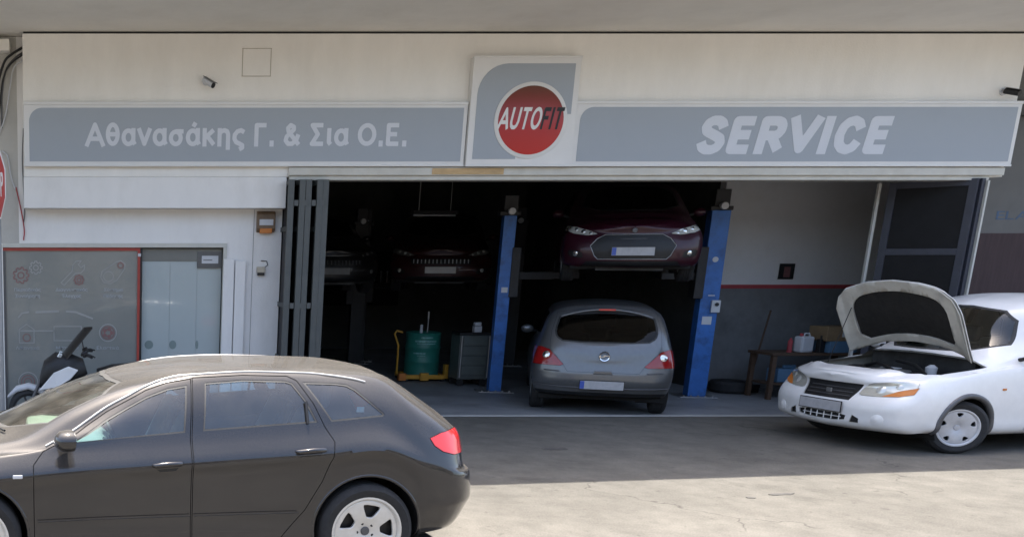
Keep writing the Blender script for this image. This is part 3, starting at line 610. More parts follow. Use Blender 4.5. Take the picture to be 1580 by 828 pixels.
AUDI = np.array([
    rows([-.74, -.78, -.85, -.862, -.85, -.80, -.78, -.76, -.735, -.72, -.70], [0] * 11, [.27, .29, .44, .58, .665, .70, .80, .90, .95, .98, 1.0]),
    rows([-.71, -.755, -.83, -.845, -.835, -.785, -.765, -.745, -.72, -.705, -.69], [.37, .38, .39, .39, .39, .38, .37, .34, .27, .16, 0], [.27, .29, .44, .58, .665, .70, .80, .91, .96, 1.0, 1.015]),
    rows([-.63, -.67, -.755, -.775, -.765, -.725, -.705, -.675, -.655, -.65, -.645], [.64, .655, .68, .69, .685, .665, .65, .60, .48, .27, 0], [.27, .29, .44, .58, .665, .71, .82, .95, 1.0, 1.03, 1.045]),
    rows([-.50, -.55, -.63, -.65, -.64, -.615, -.58, -.53, -.51, -.50, -.50], [.76, .78, .81, .825, .82, .80, .765, .69, .57, .31, 0], [.28, .30, .44, .58, .67, .73, .86, 1.01, 1.08, 1.12, 1.14]),
    rows([-.40, -.42, -.46, -.47, -.465, -.45, -.40, -.33, -.30, -.29, -.285], [.80, .82, .855, .868, .865, .845, .80, .69, .56, .31, 0], [.28, .30, .43, .58, .70, .80, .94, 1.13, 1.215, 1.26, 1.28]),
    sta(-.13, -.13, -.12, -.12, .22, .83, .882, .985, .80, 1.28, .60, 1.332, .85), sta(.3, .3, .3, .3, .20, .845, .882, .985, .80, 1.32, .58, 1.358, .83),
    sta(.75, .75, .75, .75, .19, .85, .88, .965, .80, 1.335, .572, 1.364, .808), sta(1.1, 1.1, 1.1, 1.1, .19, .85, .88, .945, .80, 1.32, .575, 1.352, .79),
    sta(1.5, 1.5, 1.5, 1.6, .19, .85, .88, .92, .80, 1.222, .60, 1.292, .768), sta(1.85, 1.85, 1.85, 2.02, .19, .85, .88, .895, .80, 1.035, .69, 1.165, 0.75),
    sta(2.15, 2.15, 2.15, 2.42, .19, .85, .88, .86, .795, .905, .74, .985, 0.73), sta(2.4, 2.4, 2.42, 2.62, .20, .85, .882, .835, .79, .865, .715, .93, 0.71),
    sta(2.8, 2.8, 2.82, 2.86, .22, .85, .882, .775, .76, .815, .66, .865, 0.67),
    rows([3.02, 3.05, 3.08, 3.08, 3.08, 3.07, 3.07, 3.08, 3.12, 3.15, 3.16], [.81, .83, .86, .86, .83, .78, .70, .60, .48, .27, 0], [.23, .26, .40, .53, .645, .70, .735, .76, .785, .80, .806]),
    rows([3.16, 3.20, 3.24, 3.23, 3.2, 3.17, 3.18, 3.21, 3.25, 3.27, 3.28], [.70, .71, .72, .72, .70, .68, .60, .48, .38, .22, 0], [.22, .25, .39, .51, .61, .66, .70, .725, .745, .76, .766]),
    rows([3.28, 3.33, 3.37, 3.36, 3.33, 3.31, 3.315, 3.33, 3.34, 3.35, 3.355], [.38, .39, .40, .40, .39, .38, .36, .30, .22, .12, 0], [.21, .24, .38, .49, .58, .63, .66, .69, .71, .72, .725]),
    rows([3.32, 3.38, 3.42, 3.41, 3.38, 3.36, 3.36, 3.365, 3.37, 3.375, 3.38], [0] * 11, [.20, .23, .38, .48, .57, .61, .645, .67, .685, .695, .70])])

def shell(cage, du=.035, dv=.035):
    """dense mirrored surface through the cage"""
    A = np.asarray(cage, float)
    def params(Q):   # mean chord length between successive slices
        d = np.linalg.norm(np.diff(Q, axis=0), axis=-1).mean(axis=tuple(range(1, Q.ndim - 1))); return np.concatenate([[0], np.cumsum(np.maximum(d, .02))])
    def samp(t, step):
        out = []
        for i in range(len(t) - 1):
            k = max(2, int(round((t[i + 1] - t[i]) / step))); out += list(np.linspace(t[i], t[i + 1], k, endpoint=False))
        return np.array(out + [t[-1]])
    tu = params(A); A = catmull(A, tu, samp(tu, du))
    B_ = np.swapaxes(A, 0, 1); tv = params(B_); B_ = catmull(B_, tv, samp(tv, dv)); G = np.swapaxes(B_, 0, 1)
    G[0, :, 1] = 0; G[-1, :, 1] = 0; G[:, -1, 1] = 0; G[:, :, 1] = np.maximum(G[:, :, 1], 0)
    nu, nv = G.shape[:2]; bm = bmesh.new()
    for sgn in (1, -1):
        vs = [[bm.verts.new((p[0], p[1] * sgn, p[2])) for p in r] for r in G]
        for i in range(nu - 1):
            for j in range(nv - 1):
                q = [vs[i][j], vs[i + 1][j], vs[i + 1][j + 1], vs[i][j + 1]]
                if sgn > 0: q.reverse()
                bm.faces.new(q)
    bmesh.ops.remove_doubles(bm, verts=bm.verts, dist=1e-4)
    bmesh.ops.dissolve_degenerate(bm, edges=bm.edges, dist=1e-5)
    bm.normal_update()
    return bm
def inpoly(p, poly):
    x, y = p; c = False; n = len(poly)
    for i in range(n):
        x1, y1 = poly[i]; x2, y2 = poly[i - 1]
        if (y1 > y) != (y2 > y) and x < (x2 - x1) * (y - y1) / (y2 - y1) + x1: c = not c
    return c
PROJ = {'left': ((0, 2), lambda f: f.normal.y > -.25 and f.calc_center_median().y > .12), 'right': ((0, 2), lambda f: f.normal.y < .25 and f.calc_center_median().y < -.12),
        'front': ((1, 2), lambda f: f.normal.x > .05 and f.calc_center_median().x > 1.0), 'rear': ((1, 2), lambda f: f.normal.x < -.05 and f.calc_center_median().x < .6),
        'top': ((0, 1), lambda f: f.normal.z > .2)}
def cut(bm, poly, view, only=None):
    """slice the surface along a polygon seen in one view; returns the faces inside"""
    (a, b), flt = PROJ[view]
    xs = [p[0] for p in poly]; ys = [p[1] for p in poly]; X0, X1, Y0, Y1 = min(xs), max(xs), min(ys), max(ys)
    cand = {}
    def bb(f):
        u = [v.co[a] for v in f.verts]; w = [v.co[b] for v in f.verts]; return min(u), max(u), min(w), max(w)
    for f in bm.faces:
        q = bb(f)
        if q[1] < X0 or q[0] > X1 or q[3] < Y0 or q[2] > Y1: continue
        if flt(f) and (only is None or only(f.calc_center_median())): cand[f] = q
    for i in range(len(poly)):
        p, q = poly[i - 1], poly[i]; dx, dy = q[0] - p[0], q[1] - p[1]; l = math.hypot(dx, dy)
        if l < 1e-6: continue
        lx, hx_, ly, hy = min(p[0], q[0]) - 1e-4, max(p[0], q[0]) + 1e-4, min(p[1], q[1]) - 1e-4, max(p[1], q[1]) + 1e-4
        fs = [f for f, k in cand.items() if not (k[1] < lx or k[0] > hx_ or k[3] < ly or k[2] > hy)]
        if not fs: continue
        for f in fs: del cand[f]
        es = {e for f in fs for e in f.edges}; vs = {v for f in fs for v in f.verts}
        co = [0, 0, 0]; no = [0, 0, 0]; co[a], co[b] = p; no[a], no[b] = -dy / l, dx / l
        r = bmesh.ops.bisect_plane(bm, geom=list(vs) + list(es) + fs, dist=1e-5, plane_co=co, plane_no=no)
        for f in r['geom']:
            if isinstance(f, bmesh.types.BMFace): cand[f] = bb(f)
    res = []
    for f in cand:
        m = f.calc_center_median()
        if inpoly((m[a], m[b]), poly): res.append(f)
    return res
def take(bm, faces, keep=False):
    """lift faces out into a bmesh of their own"""
    n = bmesh.new(); mp = {}
    for f in faces:
        for v in f.verts:
            if v not in mp: mp[v] = n.verts.new(v.co)
        n.faces.new([mp[v] for v in f.verts])
    if not keep: bmesh.ops.delete(bm, geom=faces, context='FACES')
    n.normal_update(); return n
def offset(b, d):
    b.normal_update()
    nn = {v: v.normal.copy() for v in b.verts}
    for v in b.verts: v.co += nn[v] * d
    return b
def emit(b, name, mat, parent, thick=0, smooth=40):
    if thick:
        bmesh.ops.remove_doubles(b, verts=b.verts, dist=4e-4)
        bmesh.ops.recalc_face_normals(b, faces=b.faces)
        if sum(f.normal.z * f.calc_area() for f in b.faces) < 0 and name.startswith(('bonnet', 'inner')): bmesh.ops.reverse_faces(b, faces=b.faces)
        if name == 'rim' and sum(f.normal.y * f.calc_area() for f in b.faces) < 0: bmesh.ops.reverse_faces(b, faces=b.faces)
    me = bpy.data.meshes.new(name); b.to_mesh(me); b.free(); o = link_mesh(name, me, mat, parent, smooth)
    if thick: md = o.modifiers.new('thickness', 'SOLIDIFY'); md.thickness = abs(thick); md.offset = -1
    return o
def shrink(poly, d):
    """inset a polygon by d (any winding)"""
    n = len(poly); ar = sum(poly[i - 1][0] * poly[i][1] - poly[i][0] * poly[i - 1][1] for i in range(n)); s = 1 if ar > 0 else -1; out = []
    for i in range(n):
        p0, p1, p2 = Vector(poly[i - 1]), Vector(poly[i]), Vector(poly[(i + 1) % n])
        e1, e2 = (p1 - p0).normalized(), (p2 - p1).normalized(); n1 = Vector((-e1.y, e1.x)) * s; n2 = Vector((-e2.y, e2.x)) * s
        k = n1 + n2; k = k / max(k.dot(k) / 2, .35); out.append(tuple(p1 + k * d))
    return out
def smooth_poly(poly, n=2):
    for _ in range(n):
        out = []
        for i in range(len(poly)):
            a, b = Vector(poly[i]), Vector(poly[(i + 1) % len(poly)]); out += [tuple(a * .8 + b * .2), tuple(a * .2 + b * .8)]
        poly = out
    return poly
def circle_poly(cx, cz, r, n=40): return [(cx + r * math.cos(2 * PI * k / n), cz + r * math.sin(2 * PI * k / n)) for k in range(n)]
def mirror_y(poly): return [(-p[0], p[1]) for p in poly]

def wheel(parent, x, y, R, W, rimr, style, mat, steer=0, z=None):
    """tyre, rim face with real openings, hub and brake disc; outer face looks along +y of its own frame"""
    w = bpy.data.objects.new('wheel', None); COL.objects.link(w); w.parent = parent; w.location = (x, y, R if z is None else z)
    w.rotation_euler = (0, 0, (0 if y > 0 else PI) + steer)
    h = W / 2
    prof = [(rimr - .012, -h * .8), (rimr + .01, -h * .93), (rimr + (R - rimr) * .55, -h * 1.02), (R - .022, -h * .93), (R - .004, -h * .72), (R, -h * .4)]
    for k in (-.33, 0, .33): prof += [(R, h * (k - .06)), (R - .007, h * (k - .04)), (R - .007, h * (k + .04)), (R, h * (k + .06))]
    prof += [(R, h * .4), (R - .004, h * .72), (R - .022, h * .93), (rimr + (R - rimr) * .62, h * 1.03), (rimr + (R - rimr) * .5, h * 1.015), (rimr + .01, h * .93), (rimr - .012, h * .8)]
    MB().lathe(prof, axis='y', n=56).build('tyre', M_rubber, w, smooth=35)
    MB().lathe([(rimr + .006, h * .86), (rimr + .008, h * .94), (rimr - .004, h * .95), (rimr - .016, h * .84), (rimr - .02, -h * .8)], axis='y', n=48).build('rim_barrel', mat, w, smooth=35)
    # dished face
    bm = bmesh.new(); nr, na = 14, 80; ro = rimr - .012; vs = []
    for i in range(nr + 1):
        r = .012 + (ro - .012) * i / nr; q = r / ro
        yy = h * .80 - .028 * (1 - q) ** 1.2 + .012 * math.sin(q * PI)
        vs.append([bm.verts.new((r * math.cos(2 * PI * k / na), yy, r * math.sin(2 * PI * k / na))) for k in range(na)])
    for i in range(nr):
        for k in range(na): bm.faces.new((vs[i][k], vs[i + 1][k], vs[i + 1][(k + 1) % na], vs[i][(k + 1) % na]))
    bm.faces.new(vs[0]); bmesh.ops.recalc_face_normals(bm, faces=bm.faces)
    hp = []
    for k in range(5):
        t0 = R_({'audi': 101, 'cap': 90, 'plain': 90}[style] + 72 * k)
        if style == 'audi': q = [(.44, -.16), (.48, -.25), (.78, -.36), (.87, -.32), (.87, .28), (.78, .33), (.48, .23), (.44, .14)]
        elif style == 'cap': q = [(.62, 0), (.70, -.14), (.88, -.20), (.90, .0), (.88, .20), (.70, .14)]
        else: q = [(.40, -.2), (.86, -.36), (.88, 0), (.86, .36), (.40, .2), (.36, 0)]
        hp.append([(ro * r * math.cos(t0 + a), ro * r * math.sin(t0 + a)) for r, a in q])
    PROJ['disc'] = ((0, 2), lambda f: True)
    for p in hp:
        fs = cut(bm, smooth_poly(p, 1), 'disc'); bmesh.ops.delete(bm, geom=fs, context='FACES')
    bmesh.ops.recalc_face_normals(bm, faces=bm.faces)
    f0 = next(iter(bm.faces))
    if sum(f.normal.y for f in bm.faces) < 0: bmesh.ops.reverse_faces(bm, faces=bm.faces)
    emit(bm, 'rim', mat, w, thick=.022, smooth=30)
    MB().lathe([(0, h * .3), (ro * .9, h * .3), (ro * .9, h * .2), (0, h * .2)], axis='y', n=32).build('brake_disc', M_liner if style != 'audi' else M_black, w, smooth=30)
    MB().lathe([(0, h * .80 - .008), (.026, h * .80 - .010), (.03, h * .80 - .018), (.03, h * .6)], axis='y', n=24).build('hub_cap', M_trim if style == 'audi' else mat, w, smooth=30)
    if style == 'audi':
        for k in range(5):
            t = R_(101 + 36 + 72 * k); c = (.056 * math.cos(t), 0, .056 * math.sin(t))
            MB().lathe([(0, h * .80 - .010), (.009, h * .80 - .010), (.0125, h * .80 - .022)], c, 'y', 12).build('wheel_bolt', M_black, w, smooth=30)
    return w

def build_car(root, cage, paint, spec, du=.035):
    """root: the Empty; spec: dictionary of panels, glass and lamps. Returns the bmesh cut pieces' parents"""
    bm = shell(cage, du, du); S = spec; P = {}
    ax = S['axles']; ra = S.get('arch', .35); wz = S['R']
    for x in ax:
        for view in ('left', 'right'):
            fs = cut(bm, circle_poly(x, wz + .015, ra, 48), view, lambda c: abs(c.y) > .45 and c.z < .8); bmesh.ops.delete(bm, geom=fs, context='FACES')
    # rolled arch lips follow the cut edge
    for x in ax:
        for sg in (1, -1):
            ring = {}
            for e in bm.edges:
                if len(e.link_faces) == 1:
                    for v in e.verts:
                        if v.co.y * sg > .3 and v.co.z > wz - .06 and abs(math.hypot(v.co.x - x, v.co.z - wz - .015) - ra) < .004: ring[round((math.atan2(v.co.z - wz - .015, v.co.x - x) + PI / 2) % (2 * PI), 3)] = v.co.copy()
            pts = [ring[k] for k in sorted(ring)]
            if len(pts) > 6:
                pts = [p + Vector((0, -.006 * sg, 0)) for p in pts]
                MB().tube(pts, S.get('lip', .011), 8).build('arch_lip', S.get('lip_mat', paint), root, smooth=50)
            yo = sg * (S.get('wmax', .855) - .03); arc = [R_(-25 + 230 * k / 28) for k in range(29)]; mb = MB()
            P3 = lambda t, y: (x + (ra + .004) * math.cos(t), y, wz + .015 + (ra + .004) * math.sin(t))
            mb.add([P3(t, yo) for t in arc] + [P3(t, sg * .45) for t in arc] + [(x, sg * .45, wz)], [(k, k + 1, 30 + k, 29 + k) for k in range(28)] + [(29 + k, 30 + k, 58) for k in range(28)])
            mb.build('wheel_well', M_liner, root, smooth=30)
    bm.normal_update()
    liner_holes = []
    # glass
    for g in S.get('glass', []):
        nm, poly, view, mat = g[:4]; fr = g[4] if len(g) > 4 else .012
        for vw, pl in ((view, poly),) if view in ('front', 'rear', 'top') else (('left', poly), ('right', poly)):
            only = (lambda c: c.z > S['zglass'])
            fs = cut(bm, pl, vw, only); b = take(bm, fs)
            inner = cut(b, shrink(pl, fr), vw)
            gi = take(b, inner)
            seal = emit(offset(b, -.002), 'window_seal', S.get('seal', M_seal), root)
            emit(offset(gi, -.006), nm, mat, root)
    # doors and other panels that leave a gap
    for nm, poly, view in S.get('panels', []):
        for vw, pl in ((view, poly),) if view in ('front', 'rear', 'top') else (('left', poly), ('right', poly)):
            fs = cut(bm, pl, vw, S.get('panel_only')); b = take(bm, fs); inner = cut(b, shrink(pl, .005), vw); bi = take(b, inner); b.free()
            P.setdefault(nm, []).append((emit(bi, nm, paint, root), vw))
    for lam in S.get('lamps', []):
        nm, poly, view, mat = lam[:4]; d = lam[4] if len(lam) > 4 else .003; only = lam[5] if len(lam) > 5 else None
        if view == 'side': lst = (('left', poly), ('right', poly))
        elif view.endswith('2'): lst = ((view[:-1], poly), (view[:-1], mirror_y(poly)))
        else: lst = ((view, poly),)
        for vw, pl in lst:
            fs = cut(bm, pl, vw, only)
            if not fs: continue
            b = take(bm, fs); bi = take(b, cut(b, shrink(pl, .003), vw)); b.free()
            o = emit(offset(bi, d), nm, mat, root); P.setdefault(nm, []).append((o, vw))
    if S.get('custom'): S['custom'](bm, P)
    # dark inner skin behind the gaps
    ln = bm.copy() if False else None
    full = shell(cage, .07, .07)
    for g in S.get('glass', []):
        for vw, pl in ((g[2], g[1]),) if g[2] in ('front', 'rear', 'top') else (('left', g[1]), ('right', g[1])):
            fs = cut(full, shrink(pl, -.004), vw, lambda c: c.z > S['zglass']); bmesh.ops.delete(full, geom=fs, context='FACES')
    for x in ax:
        for view in ('left', 'right'):
            fs = cut(full, circle_poly(x, wz + .015, ra + .02, 32), view, lambda c: abs(c.y) > .40 and c.z < .85); bmesh.ops.delete(full, geom=fs, context='FACES')
    if S.get('open_top'):
        fs = cut(full, S['open_top'], 'top', lambda c: c.x > 2.0); bmesh.ops.delete(full, geom=fs, context='FACES')
    emit(offset(full, -.016), 'inner_skin', S.get('inner', M_liner), root)
    emit(bm, 'body', paint, root)
    return P

def cabin(root, x0, x1, w, zseat, ztop, wheel_x, light=M_interior, seatm=M_interior):
    """floor, dashboard, seats and steering wheel"""
    box('floor_pan', M_liner, root, S_floor[0], S_floor[1], -w - .1, w + .1, .19, .24)
    MB().prism([(x1 - .35, .55), (x1 - .36, .80), (x1 - .25, .885), (x1 + .25, .90), (x1 + .25, .55)], 'y', -w, w).build('dashboard', light, root, bevel=.03)
    for y in (-.36, .36):
        for xs in (x0 + 1.02, x0 + .18):
            s = MB().prism([(xs, zseat), (xs + .5, zseat + .04), (xs + .5, zseat - .14), (xs, zseat - .16)], 'y', y - .24, y + .24).build('seat', seatm, root, bevel=.04)
            MB().prism([(xs + .08, zseat - .02), (xs - .14, zseat + .52), (xs - .05, zseat + .54), (xs + .2, zseat)], 'y', y - .23, y + .23).build('backrest', seatm, s, bevel=.045)
            MB().prism([(xs - .17, zseat + .56), (xs - .19, zseat + .74), (xs - .10, zseat + .74), (xs - .08, zseat + .56)], 'y', y - .13, y + .13).build('headrest', seatm, s, bevel=.03)
    pts = [(wheel_x + .07 * math.sin(t), .36 + .18 * math.cos(t), .86 + .17 * math.sin(t)) for t in [2 * PI * k / 24 for k in range(25)]]
    st_ = MB().tube(pts, .014, 8).build('steering_wheel', M_black, root, smooth=50)
    MB().obox((wheel_x + .02, .36, .86), (.04, .1, .1)).tube([(wheel_x, .36, .86), (wheel_x + .3, .36, .72)], .025).build('steering_column', M_black, root)
S_floor = (-.3, 2.9)

# ------------------------------------------------------------------ charcoal estate hatchback parked at the kerb
AU = thing('parked_car', 'dusty charcoal five-door hatchback parked side-on in front of the shop', 'car', (1.815 - .0872 * .885, -6.765 + .9962 * .885, 0), PI + R_(5))
W1 = [(1.93, .928), (1.205, .982), (1.172, 1.268), (1.30, 1.248), (1.44, 1.200), (1.56, 1.142), (1.70, 1.07), (1.83, .99)]
W2 = [(1.09, .990), (.335, 1.035), (.40, 1.17), (.475, 1.276), (.52, 1.290), (.8, 1.298), (1.055, 1.282)]
W3 = [(.245, 1.038), (-.105, 1.066), (-.115, 1.085), (.06, 1.235), (.11, 1.262), (.18, 1.272), (.405, 1.280), (.335, 1.18)]
D1 = [(2.185, .24), (2.185, .80), (2.12, .878), (1.93, .965), (1.83, 1.03), (1.70, 1.11), (1.56, 1.178), (1.44, 1.236), (1.30, 1.282), (1.14, 1.306), (1.172, .95), (1.172, .24)]
D2 = [(1.166, .24), (1.166, .95), (1.134, 1.312), (.8, 1.326), (.50, 1.318), (.44, 1.29), (.35, 1.15), (.29, 1.01), (.235, .92), (.25, .82), (.31, .66), (.42, .47), (.56, .31), (.62, .24)]
TLS = [(-.41, .925), (-.50, .952), (-.62, .962), (-.80, .955), (-.80, .80), (-.60, .805), (-.50, .835), (-.44, .875)]
audi_spec = dict(axles=(0, 2.578), R=.317, arch=.362, wmax=.882, zglass=.86, lip=.012, seal=M_frame_dark,
    glass=[('side_window', W1, 'side', M_glass_dusty, .011), ('side_window', W2, 'side', M_glass_dusty, .011), ('quarter_window', W3, 'side', M_glass_dusty, .011),
           ('windscreen', smooth_poly([(-.62, .965), (.62, .965), (.51, 1.265), (0, 1.285), (-.51, 1.265)], 1), 'front', M_glass_ws, .010),
           ('rear_window', smooth_poly([(-.5, 1.02), (.5, 1.02), (.44, 1.30), (-.44, 1.30)], 1), 'rear', M_glass_dark, .02)],
    panels=[('door', D1, 'side'), ('door', D2, 'side')], panel_only=lambda c: abs(c.y) > .4,
    lamps=[('tail_light', TLS, 'side', M_redlens, .004, lambda c: abs(c.y) > .45)])
PA = build_car(AU, AUDI, P_audi, audi_spec, .03)
S_floor = (-.5, 3.1); cabin(AU, .15, 1.95, .66, .52, 1.3, 1.62, M_interior_l)
for x in (0, 2.578):
    for y in (.775, -.775): wheel(AU, x, y, .317, .215, .228, 'audi', M_alloy)
doors = PA['door']
for o, vw in doors:
    sg = 1 if vw == 'left' else -1
    xs = [v.co.x for v in o.data.vertices]; front = max(xs) > 1.5
    hx, hz = (1.33, .795) if front else (.40, .868)
    h = MB().tube([(hx - .095, sg * .868, hz + .008), (hx - .08, sg * .905, hz + .010), (hx, sg * .912, hz + .008), (hx + .08, sg * .905, hz - .002), (hx + .095, sg * .868, hz - .004)], [.010, .016, .018, .016, .010], 10).build('door_handle', P_audi_clean, o, smooth=60)
    MB().prism([(hx - .07, hz - .022), (hx + .07, hz - .03), (hx + .05, hz - .045), (hx - .05, hz - .04)], 'y', sg * .868, sg * .880).build('handle_recess', M_black, o)
    if front:   # mirror housing on its arm
        mm = MB().lathe([(0, -.085), (.045, -.08), (.075, -.05), (.085, 0), (.080, .03), (.06, .04), (0, .045)], axis='x', n=24)
        mo = mm.build('mirror', P_audi, o, smooth=50); mo.location = (1.97, sg * .965, .975); mo.scale = (1, 1.15, .82); mo.rotation_euler = (0, 0, PI + sg * .15)
        MB().tube([(2.0, sg * .80, .915), (1.99, sg * .90, .93), (1.98, sg * .95, .95)], [.035, .028, .03], 10).build('mirror_arm', M_black, o, smooth=50)
for sg in (1, -1):
    MB().obox((2.283, sg * .884, .735), (.062, .008, .024)).build('indicator', M_plastic_w, AU, bevel=.004)
    MB().tube([(.405, sg * .786, 1.03), (.405, sg * .727, 1.165)], .010, 6).build('window_divider', M_black, AU)
    # rubbing strip low on the doors and lower sill
    MB().tube([(2.16, sg * .884, .44), (1.7, sg * .886, .452), (1.18, sg * .886, .458)], (.003), 6).build('side_moulding', P_audi, AU, smooth=50)
    MB().tube([(1.155, sg * .886, .458), (.75, sg * .886, .462), (.47, sg * .886, .464)], (.003), 6).build('side_moulding', P_audi, AU, smooth=50)
MB().tube([(2.55, 0, .975), (2.48, .25, .985), (2.36, .5, .965)], .008, 6).build('wiper', M_black, AU)
# satin roof rails laid just above the door frames, on the body surface
from mathutils.bvhtree import BVHTree
ab = [c for c in AU.children if c.name.startswith('body')][0]; tmp = bmesh.new(); tmp.from_mesh(ab.data); tree = BVHTree.FromBMesh(tmp); tmp.free()
rail = catmull(np.array([(2.10, .905), (1.93, .99), (1.83, 1.052), (1.70, 1.132), (1.56, 1.199), (1.44, 1.256), (1.30, 1.301), (1.14, 1.325), (.8, 1.342), (.50, 1.336), (.30, 1.326), (.08, 1.298), (-.02, 1.275)]), np.arange(13.), np.linspace(0, 12, 60))
for sg in (1, -1):
    pts = []
    for x, z in rail:
        h = tree.ray_cast(Vector((x, sg * 3, z)), Vector((0, -sg, 0)))
        if h[0] is not None and abs(h[0].y) > .4: pts.append((x, h[0].y + sg * .001, z))
    MB().tube(pts, .0085, 8).build('roof_rail', M_rail, AU, smooth=60)
box('sticker', M_plastic_w, AU, -.0, .05, .690, .694, 1.085, 1.12)
MB().obox((-.05, .45, 1.14), (.10, .03, .12), (0, .5, 0)).build('red_tag', M_redlens, AU)

from mathutils.bvhtree import BVHTree
def on_surface(objs, y, z, sg=1):
    """x of the foremost (sg=1) or rearmost (sg=-1) surface of these pieces at (y, z)"""
    best = None
    for o in objs:
        bm = bmesh.new(); bm.from_mesh(o.data); t = BVHTree.FromBMesh(bm); h = t.ray_cast(Vector((sg * 9, y, z)), Vector((-sg, 0, 0))); bm.free()
        if h[0] is not None and (best is None or h[0].x * sg > best[0] * sg): best = (h[0].x, h[1])
    return best
def lamp_disc(objs, y, z, r, mat, parent, name, sg=1, proud=.004, ry=1.):
    h = on_surface(objs, y, z, sg)
    if h is None: return
    n = h[1] if h[1].x * sg > 0 else -h[1]
    o = MB().lathe([(0, proud + r * .22), (r * .55, proud + r * .16), (r * .9, proud + .002), (r, proud), (r, -.02)], axis='z', n=20).build(name, mat, parent, smooth=50)
    o.location = (h[0], y, z); o.rotation_mode = 'QUATERNION'; o.rotation_quaternion = n.to_track_quat('Z', 'Y'); o.scale = (1, 1, 1)
    return o
def body_of(root): return [c for c in root.children if c.name.startswith(('body', 'headlight', 'fog_recess', 'tail_light', 'bonnet_skin'))]
# ------------------------------------------------------------------ shared details of the other cars
def outline(o, r, mat, parent, name):
    """tube along the open border of a piece"""
    b = bmesh.new(); b.from_mesh(o.data); b.edges.ensure_lookup_table()
    nb = {}
    for e in b.edges:
        if len(e.link_faces) == 1:
            i, j = e.verts[0].index, e.verts[1].index; nb.setdefault(i, []).append(j); nb.setdefault(j, []).append(i)
    if not nb: b.free(); return
    s0 = next(iter(nb)); path = [s0]; prev = None; cur = s0
    while True:
        nx = [k for k in nb[cur] if k != prev]
        if not nx or nx[0] == s0: break
        prev, cur = cur, nx[0]; path.append(cur)
        if len(path) > len(nb) + 2: break
    b.verts.ensure_lookup_table(); pts = [b.verts[i].co.copy() for i in path] + [b.verts[s0].co.copy()]
    b.free(); return MB().tube(pts, r, 6).build(name, mat, parent, smooth=60)
def number_plate(parent, x, z, sg, w=.52, h=.11, mat=None, band=True):
    """worn, unreadable number plate: white sheet, blue end band, dark holder"""
    p = box('number_plate', mat or M_plate, parent, x - .004 if sg > 0 else x, x if sg > 0 else x + .004, -w / 2, w / 2, z - h / 2, z + h / 2, bevel=.002)
    y0, y1 = (-w / 2, -w / 2 + .055) if sg > 0 else (w / 2 - .055, w / 2)
    if band: box('plate_band', M_plateblue, p, x if sg > 0 else x - .0012, x + .0012 if sg > 0 else x, y0 + .003, y1, z - h / 2 + .004, z + h / 2 - .004)
    box('plate_holder', M_black, p, x - .012 if sg > 0 else x + .0045, x - .0045 if sg > 0 else x + .012, -w / 2 - .008, w / 2 + .008, z - h / 2 - .008, z + h / 2 + .008)
HW1 = [(2.05, .955), (1.05, .985), (1.02, 1.33), (1.30, 1.325), (1.50, 1.265), (1.75, 1.14)]
HW2 = [(.98, .99), (.05, 1.04), (.12, 1.20), (.30, 1.32), (.95, 1.335)]
HWS = smooth_poly([(-.66, .985), (.66, .985), (.55, 1.34), (0, 1.40), (-.55, 1.34)], 1)
HRW = smooth_poly([(-.50, .965), (.50, .965), (.60, 1.03), (.62, 1.12), (.565, 1.33), (0, 1.37), (-.565, 1.33), (-.62, 1.12), (-.60, 1.03)], 1)
HD1 = [(2.12, .24), (2.12, .86), (2.08, .93), (1.78, 1.17), (1.52, 1.305), (1.30, 1.362), (1.0, 1.37), (1.02, .95), (1.02, .24)]
HAX = (0, 2.511)
def car_extras(root, R=.30, rim=.19, style='plain', steer=0, yb=.745, sx=1., sz=1., sy=1., wm=None):
    for x in HAX:
        for y in (yb, -yb): wheel(root, x * sx, y, R, .185, rim, style, wm or M_hubcap, steer if x > 1 else 0)
def mirrors(root, x, y, z, mat):
    for sg in (1, -1):
        mm = MB().lathe([(0, -.06), (.05, -.055), (.075, -.02), (.08, .02), (.06, .035), (0, .04)], axis='x', n=20).build('mirror', mat, root, smooth=50)
        mm.location = (x, sg * y, z); mm.scale = (1, 1.15, .8); mm.rotation_euler = (0, 0, PI)
        MB().tube([(x + .03, sg * (y - .16), z - .05), (x, sg * y, z)], .022, 8).build('mirror_arm', M_black, root)

# ------------------------------------------------------------------ silver-grey hatchback backed under the lift
CO = thing('parked_car', 'silver-grey three-door hatchback seen from behind under the raised car', 'car', (7.05, .55, 0), R_(67))
def corsa_custom(bm, P): pass
co_spec = dict(axles=HAX, R=.30, arch=.335, zglass=.88, glass=[('side_window', HW1, 'side', M_glass_dark), ('side_window', HW2, 'side', M_glass_dark), ('windscreen', HWS, 'front', M_glass_dark), ('rear_window', HRW, 'rear', M_glass_dark, .02)],
    lamps=[('tail_light', [(.90, .885), (.76, .895), (.66, .865), (.475, .675), (.52, .655), (.90, .66)], 'rear2', M_redlens_d, .006, lambda c: c.x < -.1),
           ('tailgate', [(-.43, .585), (.43, .585), (.475, .66), (.66, .88), (.665, .96), (.655, 1.12), (.61, 1.28), (.60, 1.35), (.3, 1.395), (-.3, 1.395), (-.60, 1.35), (-.61, 1.28), (-.655, 1.12), (-.665, .96), (-.66, .88), (-.475, .66)], 'rear', P_corsa, .001, lambda c: c.x < .2),
           ('lower_valance', [(-.9, .255), (.9, .255), (.9, .315), (-.9, .315)], 'rear', M_black, .001, lambda c: c.x < -.1)],
    panels=[('door', HD1, 'side')], panel_only=lambda c: abs(c.y) > .4)
PC = build_car(CO, HATCH, P_corsa, co_spec, .045)
S_floor = (-.35, 3.0); cabin(CO, .2, 2.0, .64, .52, 1.3, 1.65)
car_extras(CO)
tg = PC['tailgate'][0][0]
